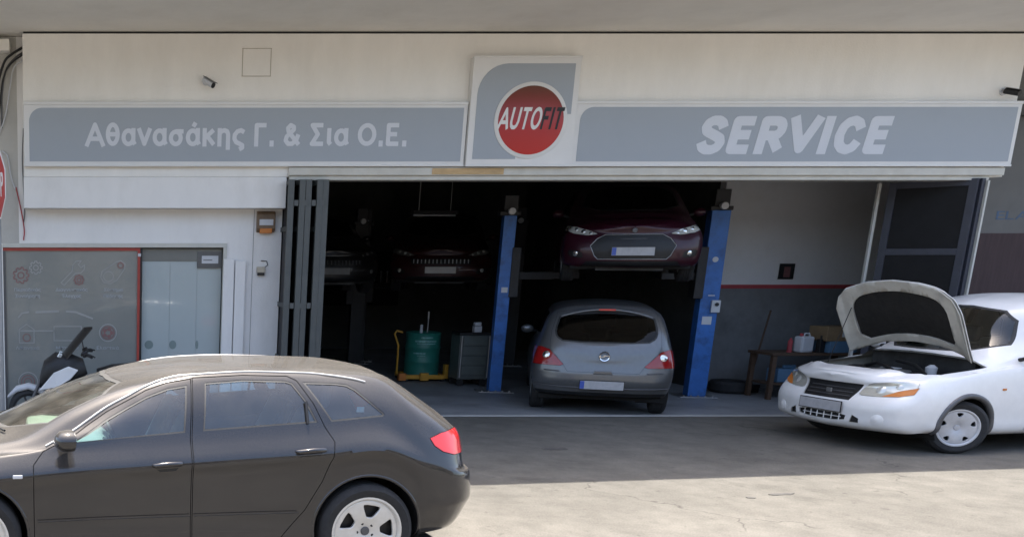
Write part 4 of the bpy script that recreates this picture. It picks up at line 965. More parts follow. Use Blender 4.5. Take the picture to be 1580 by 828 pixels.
MB().lathe([(.050, -.004), (.062, -.008), (.067, 0), (.062, .006), (.050, .004)], axis='x', n=32, close=True).build('badge_ring', M_chrome, tg, smooth=50).location = (-.637, 0, .80)
MB().prism([(-.05, .006), (.012, .006), (-.006, -.008), (.05, -.008), (.05, -.003), (.006, -.003), (.018, .012), (-.05, .012)], 'x', -.006, .004).build('badge_bolt', M_chrome, tg).location = (-.637, 0, .80)
MB().prism([(-.12, .565), (.12, .565), (.10, .61), (-.10, .61)], 'x', -.668, -.60).build('tailgate_grip', P_corsa, tg, bevel=.008)
MB().tube([(-.10, y, 1.405 - .10 * (y / .55) ** 2) for y in [k * .055 for k in range(-10, 11)]], .016, 8).build('spoiler_lip', P_corsa, tg, smooth=60).location = (-.135, 0, -.012)
MB().obox((-.262, 0, 1.393), (.02, .2, .022)).build('brake_light', M_redlens, tg)
MB().tube([(-.42, .0, 1.0), (-.50, .02, 1.0), (-.46, .30, 1.03)], .008, 6).build('rear_wiper', M_black, tg)
number_plate(CO, -.672, .42, -1, mat=M_plategrey)
for sg in (1, -1):
    lamp_disc(body_of(CO), sg * .70, .795, .048, M_lampin, CO, 'reversing_lamp', -1)
    MB().tube([(-.445, sg * .82, .60), (-.56, sg * .68, .592), (-.612, sg * .52, .585)], .010, 6).build('bumper_crease', M_trim, CO, smooth=60)
    MB().tube([(-.45, sg * .815, .39), (-.57, sg * .66, .385), (-.64, sg * .40, .38), (-.662, sg * .0, .38)], .008, 6).build('bumper_crease', M_trim, CO, smooth=60)
mirrors(CO, 1.95, .92, .98, P_corsa)

# ------------------------------------------------------------------ burgundy hatchback raised on the lift
def front_car(name, label, loc, rotz, paint, hexgrille=True, du=.05):
    LM = M_clearlens if hexgrille else M_lampdark; LR = M_lampin if hexgrille else M_clearlens
    F = thing(name, label, 'car', loc, rotz)
    GR = [(-.35, .655), (.35, .655), (.45, .60), (.53, .50), (.47, .36), (.42, .31), (-.42, .31), (-.47, .36), (-.53, .50), (-.45, .60)] if hexgrille else [(-.52, .60), (.52, .60), (.50, .50), (-.50, .50)]
    sp = dict(axles=HAX, R=.30, arch=.335, zglass=.88, glass=[('side_window', HW1, 'side', M_glass_dark), ('side_window', HW2, 'side', M_glass_dark), ('windscreen', HWS, 'front', M_glass_dark, .02), ('rear_window', HRW, 'rear', M_glass_dark, .02)],
        lamps=[('headlight', [(.44, .655), (.56, .715), (.69, .755), (.86, .80), (.87, .73), (.74, .665), (.56, .635)], 'front2', LM, .004, lambda c: c.x > 2.7),
               ('grille', GR, 'front', M_black, -.010, lambda c: c.x > 2.8), ('lower_intake', [(-.62, .215), (.62, .215), (.56, .29), (-.56, .29)], 'front', M_black, -.01, lambda c: c.x > 2.8),
               ('fog_recess', smooth_poly([(.60, .33), (.78, .35), (.80, .45), (.62, .42)], 1), 'front2', M_black, -.006, lambda c: c.x > 2.7),
               ('bonnet', [(2.72, -.64), (2.72, .64), (2.98, .60), (3.12, .46), (3.21, .26), (3.235, 0), (3.21, -.26), (3.12, -.46), (2.98, -.60)], 'top', paint, .0, lambda c: c.x > 2.6 and c.z > .7)],
        panels=[('door', HD1, 'side')], panel_only=lambda c: abs(c.y) > .4)
    Q = build_car(F, HATCH, paint, sp, du)
    global S_floor
    S_floor = (-.35, 3.05); cabin(F, .2, 2.0, .64, .52, 1.3, 1.65); car_extras(F)
    g = Q['grille'][0][0]
    if hexgrille:
        outline(g, .0055, M_steel, g, 'grille_rim')
        for z in (.40, .46, .54, .59):
            hw = .40 if z < .45 else (.44 if z < .56 else .36)
            MB().tube([(3.30 - .30 * (y / .5) ** 2 * .5 - (.01 if z < .5 else .03), y, z) for y in [hw * k / 6 for k in range(-6, 7)]], .006, 6).build('grille_bar', M_trim, g, smooth=60)
    else:
        for k in range(15):
            y = -.46 + .92 * k / 14; MB().tube([(3.315 - .42 * y * y, y, .515), (3.30 - .42 * y * y, y, .585)], .010, 6).build('grille_bar', M_plastic_w, g, smooth=60)
    number_plate(F, 3.345, .42 if hexgrille else .40, 1, mat=M_plategrey if hexgrille else M_plate, band=hexgrille)
    for sg in (1, -1):
        lamp_disc(body_of(F), sg * .70, .395, .036, LR, F, 'fog_light')
        for dy, dz, r in ((.53, .672, .020), (.62, .70, .030), (.71, .725, .024)): lamp_disc(body_of(F), sg * dy, dz, r, LR, F, 'reflector')
    if hexgrille: MB().lathe([(0, .006), (.030, .004), (.034, -.004)], axis='x', n=24).build('badge', M_trim, F, smooth=40).location = (3.277, 0, .70)
    mirrors(F, 1.95, .92, .98, paint)
    box('engine_underside', M_engine, F, 2.2, 3.05, -.42, .42, .16, .22); box('exhaust_tunnel', M_engine, F, .0, 2.2, -.12, .12, .15, .19)
    return F
FI = front_car('raised_car', 'burgundy hatchback with hexagonal grille raised on the blue lift', (8.72, 3.78, 1.74), R_(247), P_fiesta, True, .04)
K1 = front_car('raised_car', 'dark red car with toothed chrome grille raised at the back of the workshop', (7.25, 7.9, 1.46), R_(252), P_back1, False)
def copy_tree(o, parent=None, swap=None):
    n = o.copy(); COL.objects.link(n); n.parent = parent
    if swap and n.type == 'MESH':
        for i, sl in enumerate(n.material_slots):
            if sl.material in swap: q = swap[sl.material]; sl.link = 'OBJECT'; n.material_slots[i].material = q
    for ch in o.children: copy_tree(ch, n, swap)
    return n
K2 = copy_tree(K1, None, {P_back1: P_back2, M_plate: M_platedark, M_plastic_w: M_trim, M_clearlens: M_lampdark, M_lampdark: M_black}); K2.location = (4.33, 8.0, 1.44); K2.rotation_euler = (0, 0, R_(270)); K2['label'] = 'near-black raised car half hidden by the folded grey gate'

# ------------------------------------------------------------------ white hatchback with its bonnet up
zs_ = lambda z: (.52 + (z - .5) * 1.10 + max(0, z - .92) * .12) if z > .5 else z * 1.04
def suz_shift(x, z):
    """how far the cabin of the white car stands back from the shared hatchback, less so at the roof"""
    if z < .84: return 0
    k = min(1, 1.5 * max(0, 1 - abs(x - 2.25) / 1.05)); return .42 * k * (1 if z < 1.05 else max(.25, 1 - (z - 1.05) / .35 * .75))
def suzuki_cage():
    A = HATCH.copy()
    for i in range(A.shape[0]):
        for j in range(5, 11): A[i, j, 0] -= suz_shift(A[i, j, 0], A[i, j, 2])
    A[-3, :, 1] *= 1.085; A[-2, :, 1] *= 1.12
    for i in (-3, -2, -1): A[i, 1:4, 0] += .025; A[i, 4:6, 0] -= .012
    A[..., 0] *= .932; A[..., 0] = np.where(A[..., 0] > 2.34, 2.34 + (A[..., 0] - 2.34) * 1.2, A[..., 0])
    A[..., 2] = np.vectorize(zs_)(A[..., 2])
    return A
FXS = lambda x: x if x < 2.34 else 2.34 + (x - 2.34) * 1.2
SZ = thing('parked_car', 'white hatchback with raised bonnet and front wheels turned', 'car', (11.56, -1.42, 0), R_(189))
BON = [(2.05, -.68), (2.17, -.30), (2.195, 0), (2.17, .30), (2.05, .68), (2.58, .69), (2.70, .645), (2.79, .54), (2.86, .28), (2.88, 0), (2.86, -.28), (2.79, -.54), (2.70, -.645), (2.58, -.69)]
BON = [(FXS(x), y * 1.07) for x, y in BON]
bonnet_piece = {}
def suzuki_custom(bm, P):
    fs = cut(bm, BON, 'top', lambda c: c.x > 1.9 and c.z > .74); bonnet_piece['b'] = take(bm, fs)
sc = .932
sw1 = [((x - suz_shift(x, z)) * sc, zs_(z)) for x, z in HW1]; sw2 = [((x - suz_shift(x, z)) * sc, zs_(z)) for x, z in HW2]
sz_spec = dict(axles=(0, 2.34), R=.288, arch=.335, zglass=.9, wmax=.855, lip=.030, lip_mat=M_trim, inner=P_white_u, open_top=BON,
    glass=[('side_window', sw1, 'side', M_glass_car), ('side_window', sw2, 'side', M_glass_car), ('windscreen', [(y, zs_(z)) for y, z in HWS], 'front', M_glass_car, .02), ('rear_window', [(y, zs_(z)) for y, z in HRW], 'rear', M_glass_dark, .02)],
    lamps=[('turn_signal', [(.56, .606), (.70, .618), (.79, .65), (.79, .725), (.66, .675)], 'front2', M_orange, .005, lambda c: c.x > 2.4), ('headlight', smooth_poly([(.34, .60), (.35, .665), (.41, .735), (.58, .765), (.70, .782), (.77, .775), (.785, .69), (.74, .625), (.52, .60)], 1), 'front2', M_lampyellow, .004, lambda c: c.x > 2.4),
           ('grille', [(-.29, .535), (.29, .535), (.35, .715), (-.35, .715)], 'front', M_black, -.010, lambda c: c.x > 2.6),
           ('lower_intake', smooth_poly([(-.28, .30), (.28, .30), (.30, .385), (-.30, .385)], 1), 'front', M_black, -.010, lambda c: c.x > 2.6),
           ('side_intake', [(.34, .30), (.43, .30), (.43, .35), (.36, .385)], 'front2', M_black, -.010, lambda c: c.x > 2.6)],
    panels=[('door', [((x - suz_shift(x, max(z, .9))) * sc - (.02 if x > 2 else 0), zs_(z)) for x, z in HD1], 'side')], panel_only=lambda c: abs(c.y) > .4, custom=suzuki_custom)
PS = build_car(SZ, suzuki_cage(), P_white, sz_spec, .035)
S_floor = (-.3, 2.1); cabin(SZ, .15, 1.75, .58, .55, 1.35, 1.45)
for x in (0, 2.34):
    for y in (.745, -.745): wheel(SZ, x, y, .288, .165, .195, 'cap', M_hubcap, R_(-24) if x > 1 else 0)
# bonnet: outer skin, pale inner frame and dark pad, swung up on its hinge line
hinge = bpy.data.objects.new('bonnet', None); COL.objects.link(hinge); hinge.parent = SZ
bb = bonnet_piece['b']; hz = 1.075; hx = 2.10
for v in bb.verts: v.co.x -= hx; v.co.z -= hz
pad_poly = [((x - 2.52) * .72 + 2.52 - hx, y * .76) for x, y in BON]
PROJ['any_top'] = ((0, 1), lambda f: True)
inner = bb.copy(); offset(inner, -.022); pad_f = cut(inner, smooth_poly(pad_poly, 1), 'any_top'); pad = take(inner, pad_f)
emit(offset(pad, .012), 'insulation_pad', M_pad, hinge); emit(inner, 'inner_frame', P_white_u, hinge, thick=.006)
o_ = emit(bb, 'bonnet_skin', P_white, hinge, thick=-.005)
MB().obox((.30, .12, -.085), (.14, .12, .004), (0, .28, .1)).build('label_sticker', M_plastic_w, hinge)
hinge.location = (hx, 0, hz + .01); hinge.rotation_euler = (0, R_(-68), 0)
MB().tube([(2.70, -.55, .86), (2.50, -.55, 1.50)], .005, 6).build('bonnet_prop', M_black, SZ)
# engine bay
box('bay_floor', M_engine, SZ, 2.05, 2.92, -.52, .52, .45, .50); box('firewall', M_engine, SZ, 1.98, 2.04, -.60, .60, .45, 1.0)
MB().prism([(FXS(x), y * 1.08) for x, y in ((2.80, -.56), (2.90, -.45), (2.955, 0), (2.90, .45), (2.80, .56), (2.74, .56), (2.84, .42), (2.89, 0), (2.84, -.42), (2.74, -.56))], 'z', .735, .775).build('slam_panel', M_enginel, SZ, bevel=.008)
for sg in (1, -1): MB().prism([(2.14, .74), (2.80, .66), (2.80, .45), (2.14, .45)], 'y', sg * .60, sg * .63).build('inner_wing', P_white_u, SZ)
MB().box(2.32, 2.70, -.22, .26, .50, .80).build('engine_block', M_engine, SZ, bevel=.03)
MB().box(2.36, 2.64, -.16, .20, .80, .84).build('rocker_cover', M_enginel, SZ, bevel=.02)
MB().box(2.30, 2.52, .32, .50, .50, .80).build('battery', M_black, SZ, bevel=.01)
MB().box(2.30, 2.52, -.50, -.28, .55, .84).build('air_filter', M_black, SZ, bevel=.03)
MB().lathe([(0, 0), (.05, 0), (.06, .03), (.06, .10), (.03, .12), (0, .12)], n=20).build('reservoir', M_plastic_w, SZ, smooth=40).location = (2.66, -.42, .66)
MB().lathe([(0, 0), (.05, 0), (.055, .08), (.02, .11), (0, .11)], n=20).build('reservoir', M_plastic_w, SZ, smooth=40).location = (2.24, .30, .80)
for p in ([(2.62, .0, .80), (2.74, .05, .84), (2.84, .15, .74)], [(2.40, -.34, .84), (2.50, -.1, .90), (2.52, .1, .84)], [(2.50, .30, .82), (2.62, .34, .80), (2.74, .40, .70)], [(2.25, -.1, .92), (2.35, .2, .90), (2.45, .42, .82)]):
    MB().tube(p, .02, 8).build('hose', M_black, SZ, smooth=60)
MB().box(2.34, 2.46, -.1, .05, .842, .85).build('engine_label', M_plastic_w, SZ)
# grille bars, badge, lamps
gb = PS['grille'][0][0]; li = PS['lower_intake'][0][0]
def across(o, z, hw, r, mat, nm):
    pts = []
    for k in range(11):
        y = -hw + 2 * hw * k / 10; h = on_surface([o], y, z)
        if h: pts.append((h[0] + .004, y, z))
    if len(pts) > 2: MB().tube(pts, r, 6).build(nm, mat, o, smooth=60)
for z in (.575, .615, .655): across(gb, z, .27, .006, M_trim, 'grille_bar')
across(li, .343, .24, .005, P_white, 'intake_bar')
for k in range(6):
    y = -.22 + .088 * k; h = on_surface([li], y, .34)
    if h: MB().tube([(h[0] + .003, y, .305), (h[0] + .003, y, .38)], .006, 6).build('intake_bar', P_white, li)
h = on_surface([gb], 0, .615); MB().obox((h[0] + .012, 0, .615), (.012, .07, .05)).build('badge', M_steel, gb, bevel=.012)
h = on_surface(body_of(SZ), 0, .46) or (3.25,); number_plate(SZ, h[0] + .016, .455, 1, mat=M_plategrey, band=False)
for sg in (1, -1):
    lamp_disc(body_of(SZ), sg * .60, .36, .060, P_white, SZ, 'fog_light'); lamp_disc(body_of(SZ), sg * .52, .675, .046, M_clearlens, SZ, 'reflector', proud=.001); lamp_disc(body_of(SZ), sg * .65, .72, .034, M_clearlens, SZ, 'reflector', proud=.001)
    MB().obox((1.93, sg * .858, .70), (.045, .01, .022)).build('side_repeater', M_orange, SZ, bevel=.003)
mirrors(SZ, 1.66, .91, 1.05, P_white)
# ------------------------------------------------------------------ car lifts
def lift(name, label, posts, car, pads, zc, mat, tops, ws_=(.18, .25), group=None, arm=M_liftblack):
    """two columns with base plates, carriages and arms that reach the car's sills"""
    mx = (posts[0][0] + posts[1][0]) / 2; my = (posts[0][1] + posts[1][1]) / 2
    T = thing(name, label, 'car lift', (mx, my, 0), 0)
    ang = math.atan2(posts[1][1] - posts[0][1], posts[1][0] - posts[0][0])
    for i, (px_, py_) in enumerate(posts):
        lx, ly = px_ - mx, py_ - my; d = -1 if i else 1; w = ws_[i]
        col = MB().box(-w / 2, w / 2, -.10, -.085, .02, tops[i]).box(-w / 2, -w / 2 + .015, -.085, .10, .02, tops[i]).box(w / 2 - .015, w / 2, -.085, .10, .02, tops[i]).build('column', mat, T, bevel=.004)
        col.location = (lx, ly, 0); col.rotation_euler = (0, 0, ang)
        MB().box(-.26, .26, -.2, .2, 0, .02).build('base_plate', M_steel, col, bevel=.003)
        MB().box(-.16, .14, -.13, .15, tops[i], tops[i] + .06).box(-.1, .1, -.09, .12, tops[i] + .06, tops[i] + .3).build('top_unit', arm, col, bevel=.01)
        MB().cyl((0, -.10, tops[i] + .06), (0, -.19, tops[i] + .06), .05, n=16).build('limit_switch', M_plastic_w, col, smooth=40)
        MB().box(d * (w / 2 - .02), d * (w / 2 + .11), -.12, .12, zc - .45, zc + .30).build('carriage', arm, col, bevel=.01)
        for b in range(5): MB().cyl((-.2 + .1 * b, -.16, .02), (-.2 + .1 * b, -.16, .04), .014, n=8).build('anchor_bolt', M_steel, col)
        sx_, sy_ = lx + math.cos(ang) * d * .2, ly + math.sin(ang) * d * .2
        for (ax_, ay_) in pads[i]:
            q = (ax_ - mx, ay_ - my); dx, dy = q[0] - sx_, q[1] - sy_; L_ = math.hypot(dx, dy); a = math.atan2(dy, dx)
            ar = MB().box(-.03, L_ * .6, -.06, .06, zc - .18, zc - .07).box(L_ * .55, L_ + .05, -.045, .045, zc - .17, zc - .08).build('arm', arm, T, bevel=.005)
            ar.location = (sx_, sy_, 0); ar.rotation_euler = (0, 0, a)
            MB().cyl((L_, 0, zc - .08), (L_, 0, zc), .055, n=16).build('pad', M_rubber, ar)
    return T
def cpt(o, x, y):
    a = o.rotation_euler[2]; return (o.location.x + math.cos(a) * x - math.sin(a) * y, o.location.y + math.sin(a) * x + math.cos(a) * y)
def pads_for(o): return [[cpt(o, .45, -.60), cpt(o, 1.75, -.60)], [cpt(o, .45, .60), cpt(o, 1.75, .60)]]
LF = lift('car_lift', 'tall blue two-post lift carrying the burgundy hatchback', [(6.40, 2.43), (9.24, 1.86)], FI, pads_for(FI), FI.location.z + .19, M_blue, (2.70, 2.75))
rc = [c for c in LF.children if c.name.startswith('column')][1]
MB().box(.02, .14, -.145, -.10, 1.28, 1.46).build('control_box', M_plastic_w, rc, bevel=.006); MB().cyl((.085, -.145, 1.40), (.085, -.165, 1.40), .026, n=16).build('switch_knob', M_black, rc)
MB().box(-.07, .06, -.106, -.101, 1.10, 1.22).build('notice', M_plastic_w, rc); MB().cyl((.0, -.101, 2.05), (.0, -.108, 2.05), .04, n=16).build('round_sticker', M_plastic_w, rc)
box('notice', M_plastic_w, rc, -.03, .06, -.105, -.101, 1.52, 1.535)
lc = [c for c in LF.children if c.name.startswith('column')][0]; box('notice', M_plastic_w, lc, -.04, .05, -.106, -.101, 1.55, 1.63)
lift('car_lift', 'dark two-post lift under the car with the toothed chrome grille', [(5.52, 7.10), (8.20, 6.23)], K1, pads_for(K1), K1.location.z + .19, M_liftblack, (2.7, 2.7))
lift('car_lift', 'dark two-post lift beside the folded grey gate', [(3.25, 6.75), (5.28, 6.62)], K2, pads_for(K2), K2.location.z + .19, M_liftblack, (2.7, 2.7))

# ------------------------------------------------------------------ oil drum on its yellow trolley, tool cart
DT = thing('drum_trolley', 'yellow wheeled drum trolley with bent push handle', 'trolley', (5.74, 3.95, 0))
MB().box(-.36, .32, -.30, -.24, .05, .12).box(-.36, .32, .24, .30, .05, .12).box(-.36, -.30, -.24, .24, .05, .12).box(.26, .32, -.24, .24, .05, .12).box(-.30, .26, -.24, .24, .062, .07).build('frame', M_yellow, DT, bevel=.004)
MB().tube([(-.36, 0, .09), (-.42, 0, .12), (-.42, 0, .60), (-.50, 0, .80), (-.46, 0, .85), (-.36, 0, .82)], .017, 8).build('push_handle', M_yellow, DT, smooth=50)
MB().box(.30, .36, -.32, -.22, .06, .30).build('corner_stop', M_yellow, DT, bevel=.004); MB().box(-.12, .02, -.36, -.30, .03, .16).build('corner_stop', M_yellow, DT, bevel=.004); MB().box(-.48, -.36, -.34, -.24, .03, .15).build('corner_stop', M_orange, DT, bevel=.004)
for x, y in ((-.33, -.27), (.29, -.27), (-.33, .27), (.29, .27)): MB().cyl((x, y - .015, .03), (x, y + .015, .03), .03, n=14).build('caster', M_black, DT)
DM = thing('oil_drum', 'dark green steel oil drum with hand pump on the yellow trolley', 'drum', (5.74, 3.95, .072))
r = .285; prof = [(0, 0), (r - .01, 0), (r + .006, .01), (r, .03)]
for z in (.26, .50): prof += [(r, z - .03), (r + .010, z - .008), (r + .010, z + .008), (r, z + .03)]
prof += [(r, .72), (r + .007, .742), (r - .01, .757), (r - .02, .745), (0, .745)]
MB().lathe(prof, n=40).build('barrel', M_green, DM, smooth=35)
def band(z0, z1, a0, a1, mat, nm):
    n = 14; vs = []; rr = r + .0025
    for k in range(n + 1): t = R_(a0 + (a1 - a0) * k / n); vs += [(rr * math.cos(t), rr * math.sin(t), z0), (rr * math.cos(t), rr * math.sin(t), z1)]
    MB().add(vs, [(2 * k, 2 * k + 2, 2 * k + 3, 2 * k + 1) for k in range(n)]).build(nm, mat, DM, smooth=60)
M_prn = pm('drum_print', (.16, .36, .33), .5, var=.5, scale=40)
for z, h_, a0, a1 in ((.665, .022, 245, 285), (.60, .030, 225, 300), (.565, .018, 232, 296), (.40, .022, 222, 262), (.365, .012, 235, 262)): band(z, z + h_, a0, a1, M_prn, 'printed_band')
MB().cyl((-.06, -.05, .745), (-.06, -.05, .88), .028, .022, 14).build('bung_spout', M_plastic_w, DM, smooth=40); MB().cyl((.07, .02, .745), (.07, .02, 1.10), .012, n=12).cyl((.07, .02, .98), (.07, .02, 1.10), .02, n=12).build('pump_rod', M_steel, DM, smooth=40)
TC = thing('tool_cart', 'grey workshop tool cart behind the left lift column', 'tool cart', (6.30, 3.25, 0))
MB().box(-.26, .24, -.2, .2, .12, .84).build('cabinet', pm('cart_grey', (.10, .115, .11), .45, metal=.2, var=.2), TC, bevel=.01)
MB().box(-.27, .25, -.21, .21, .845, .88).build('top_tray', M_black, TC, bevel=.008)
for z in (.2, .36, .52, .68): MB().box(-.2, .18, -.214, -.201, z, z + .13).build('drawer', pm('drawer_grey%d' % int(z * 100), (.13, .15, .14), .4, metal=.2, var=.15), TC, bevel=.004)
for x in (-.235, .215): MB().tube([(x, -.225, .15), (x, -.225, .83)], .012, 8).build('corner_tube', M_steel, TC)
for x, y in ((-.2, -.15), (.18, -.15), (-.2, .15), (.18, .15)): MB().cyl((x, y - .02, .06), (x, y + .02, .06), .06, n=14).box(x - .02, x + .02, y - .025, y + .025, .09, .12).build('caster', M_black, TC)
o = MB().box(-.06, .06, -.05, .05, 0, .10).box(-.05, .05, -.04, .04, .105, .16).build('parts_box', M_plastic_w, bevel=.005); o.location = (6.36, 3.2, .881); tag(o, 'small white parts box on the tool cart', 'box')

# ------------------------------------------------------------------ clutter by the right wall
WB = thing('work_bench', 'low wooden bench with clutter behind the white hatchback', 'bench', (10.7, 1.75, 0))
MB().box(-.62, .75, -.28, .28, .66, .70).build('bench_top', M_wood, WB, bevel=.005); MB().box(-.55, .68, -.22, .22, .22, .25).build('lower_shelf', M_wood, WB, bevel=.004)
for x, y in ((-.56, -.23), (.69, -.23), (-.56, .23), (.69, .23)): MB().box(x - .03, x + .03, y - .03, y + .03, 0, .66).build('leg', M_wood, WB)
def top(name, mb, mat, loc, label, cat, rz=0, bevel=.006):
    o = mb.build(name, mat, bevel=bevel, smooth=None); o.location = loc; o.rotation_euler = (0, 0, rz); return tag(o, label, cat)
bx1 = top('storage_box', MB().box(-.22, .22, -.16, .16, 0, .17), M_plastic_b, (11.15, 1.7, .70), 'pale blue plastic storage box on the bench', 'box', .1)
cb = thing('cardboard_box', 'brown cardboard box with white label on the blue storage box', 'box', (11.12, 1.7, .872), .08)
MB().box(-.27, .27, -.17, .17, 0, .21).build('carton', M_cardboard, cb, bevel=.004); MB().box(-.03, .13, -.174, -.1705, .06, .16).build('label_sheet', M_plastic_w, cb)
jg = thing('canister', 'translucent white plastic canister on the bench', 'canister', (10.62, 1.62, .70), .2)
MB().box(-.11, .11, -.08, .08, 0, .24).build('tank', M_plastic_w, jg, bevel=.03); MB().cyl((-.06, 0, .24), (-.06, 0, .28), .025, n=14).build('cap', M_redline, jg); MB().tube([(-.02, 0, .235), (0, 0, .28), (.07, 0, .28), (.09, 0, .235)], .012, 8).build('handle', M_plastic_w, jg, smooth=50)
br = thing('broom', 'dark broom leaning up behind the bench against the wall', 'broom', (10.35, 2.3, 0))
MB().cyl((0, 0, .12), (.22, .06, 1.28), .014, n=10).build('stick', M_wood, br, smooth=40); MB().box(-.17, .17, -.03, .03, .08, .13).build('head', M_black, br, bevel=.005); MB().box(-.16, .16, -.025, .025, 0, .08).build('bristles', M_liner, br)
top('crate', MB().box(-.2, .2, -.15, .15, 0, .02).box(-.2, -.185, -.15, .15, .02, .2).box(.185, .2, -.15, .15, .02, .2).box(-.185, .185, -.15, -.135, .02, .2).box(-.185, .185, .135, .15, .02, .2), M_redline, (10.45, 1.1, .006), 'dark red open crate on the floor before the bench', 'crate', .3, .003)
top('rag_tin', MB().lathe([(0, 0), (.09, 0), (.09, .10), (.085, .105), (0, .105)], n=20), M_plastic_b, (10.15, 1.0, .006), 'small blue tin on the floor beside the red crate', 'tin', 0, 0)
ps = thing('wall_notice', 'small dark framed notice on the grey wall above the red line', 'notice', (10.98, 2.738, 1.745))
MB().box(-.12, .12, -.012, .0, 0, .24).build('frame', M_black, ps, bevel=.003); MB().box(-.045, .055, -.014, -.0125, .03, .19).build('sheet', pm('notice_red', (.16, .07, .07), .6, var=.3), ps)
tb = thing('tool_board', 'dark tool board with rows of steel wrenches on the back wall', 'tool board', (5.9, 9.88, 0))
MB().box(-1.2, 1.2, -.03, .0, 1.0, 2.2).build('board', M_liner, tb)
for k in range(16):
    h_ = .18 + .02 * (k % 5); x = -1.05 + .14 * k; MB().tube([(x, -.045, 1.75), (x, -.045, 1.75 - h_)], [.012, .008], 6).cyl((x, -.05, 1.76), (x, -.035, 1.76), .024, n=10).build('wrench', M_steel, tb)

# ------------------------------------------------------------------ small things on the facade
def bullet_camera(label, loc, yaw, pitch, body):
    c = thing('security_camera', label, 'camera', loc)
    MB().cyl((0, 0, 0), (0, -.02, 0), .045, n=20).build('mount_plate', M_plastic_w, c, smooth=40); MB().tube([(0, -.02, 0), (0, -.07, -.005), (.0, -.09, -.01)], .014, 8).build('bracket', M_plastic_w, c, smooth=50)
    b = MB().cyl((-.06, 0, 0), (.10, 0, 0), .036, n=20).build('housing', body, c, smooth=40); b.location = (0, -.11, -.015); b.rotation_euler = (0, pitch, yaw)
    MB().cyl((.1005, 0, 0), (.112, 0, 0), .034, n=20).build('lens_face', M_black, b, smooth=40); MB().box(-.07, .13, -.04, .04, .0365, .042).build('sun_hood', M_trim, b, bevel=.003)
    return c
bullet_camera('white bullet security camera pointing down beside the square hatch outline', (1.44, 0, 4.215), R_(-40), R_(30), M_plastic_w)
bullet_camera('dark bullet security camera above the end of the SERVICE sign', (11.42, 0, 4.10), R_(-75), R_(18), M_black)
al = thing('alarm_box', 'brown and orange alarm box with white label under the fascia band', 'alarm box', (2.30, .30, 2.40))
MB().prism([(0, 0), (-.05, .01), (-.075, .05), (-.075, .23), (-.05, .265), (0, .27)], 'x', -.12, .12).build('housing', pm('alarm_brown', (.17, .11, .065), .5, var=.25), al, bevel=.008); MB().box(-.09, .09, -.080, -.0755, .09, .165).build('label', M_plastic_w, al); MB().box(-.08, .08, -.085, -.02, -.012, .05).build('lamp_lens', M_orange, al, bevel=.008)
sk = thing('wall_socket', 'small cream weatherproof socket with black flap on the white pillar', 'socket', (2.26, .30, 1.86))
MB().box(-.055, .055, -.05, 0, .02, .10).build('housing', pm('cream_plastic', (.5, .45, .36), .5), sk, bevel=.01); MB().box(-.045, .045, -.06, -.005, -.015, .018).build('flap', M_black, sk, bevel=.005); MB().tube([(.05, -.01, .09), (.09, -.012, .12), (.075, -.012, .17), (.0, -.012, .175)], .006, 6).build('cable', M_trim, sk, smooth=50)
dk = box('duct', M_soffit, B, -3.2, -1.02, .10, .30, 4.60, 4.74, bevel=.01)
for i, (pts, m_, r_) in enumerate((([(-.84, .27, 4.62), (-.95, .25, 4.55), (-1.08, .26, 4.40), (-1.14, .27, 4.1), (-1.15, .28, 3.7)], M_trim, .012), ([(-.85, .25, 4.52), (-.98, .24, 4.42), (-1.04, .26, 4.15), (-1.10, .27, 3.85), (-1.2, .28, 3.6)], M_plastic_w, .010),
        ([(-.84, .26, 4.68), (-1.0, .22, 4.58), (-1.10, .22, 4.48), (-1.2, .24, 4.2)], M_black, .016), ([(-.86, .24, 4.58), (-1.02, .22, 4.46), (-1.12, .24, 4.28), (-1.18, .26, 3.9)], M_black, .010), ([(-1.15, .28, 3.42), (-1.08, .27, 3.35), (-1.04, .28, 3.1), (-.99, .28, 2.95)], M_plastic_w, .010), ([(-.98, .28, 2.97), (-.93, .28, 2.75), (-.88, .28, 2.45), (-.89, .28, 2.3)], M_redline, .008), ([(-.87, .28, 3.7), (-.89, .27, 3.3), (-.87, .28, 2.7), (-.89, .28, 2.5)], M_trim, .007))):
    mb = MB(); P_ = catmull(np.array(pts), np.arange(len(pts), dtype=float), np.linspace(0, len(pts) - 1, 18)); o = mb.tube(P_.tolist(), r_, 8).build('wall_cable', m_, smooth=60)
    tag(o, ('thin grey cable hanging below the duct', 'white cable looping down under the duct', 'thick black cable bent along the duct end', 'thin black cable curving past the duct', 'short white cable bent down on the left wall', 'thin dark red wire beside the band end', 'long thin grey cable along the fascia end')[i], 'cable', 'cables on the left wall')
# stop sign on its pole at the left edge
SS = thing('stop_sign', 'red octagonal stop sign on grey pole at the street corner', 'road sign', (-.99, -2.2, 0))
MB().cyl((0, 0, 0), (0, 0, 3.25), .03, n=16).build('pole', pm('galvanised', (.34, .35, .36), .45, metal=.6, var=.12), SS, smooth=40)
pl = bpy.data.objects.new('sign_plate', None); COL.objects.link(pl); pl.parent = SS; pl.location = (0, -.045, 2.815); pl.rotation_euler = (0, 0, R_(-70))
octo = lambda R0: [(R0 * math.cos(R_(22.5 + 45 * k)), R0 * math.sin(R_(22.5 + 45 * k))) for k in range(8)]
MB().prism(octo(.37), 'y', -.004, .0).build('border', M_sign_w, pl); MB().prism(octo(.352), 'y', -.006, -.0045).build('red_face', pm('sign_red', (.45, .02, .02), .4, var=.05), pl)
word('lettering', 'STOP', -.27, .27, -.12, .12, -.0065, M_sign_w, pl, bold=.03, ext=.0015)
MB().box(-.04, .04, 0, .03, -.06, .06).build('clamp', M_steel, pl)

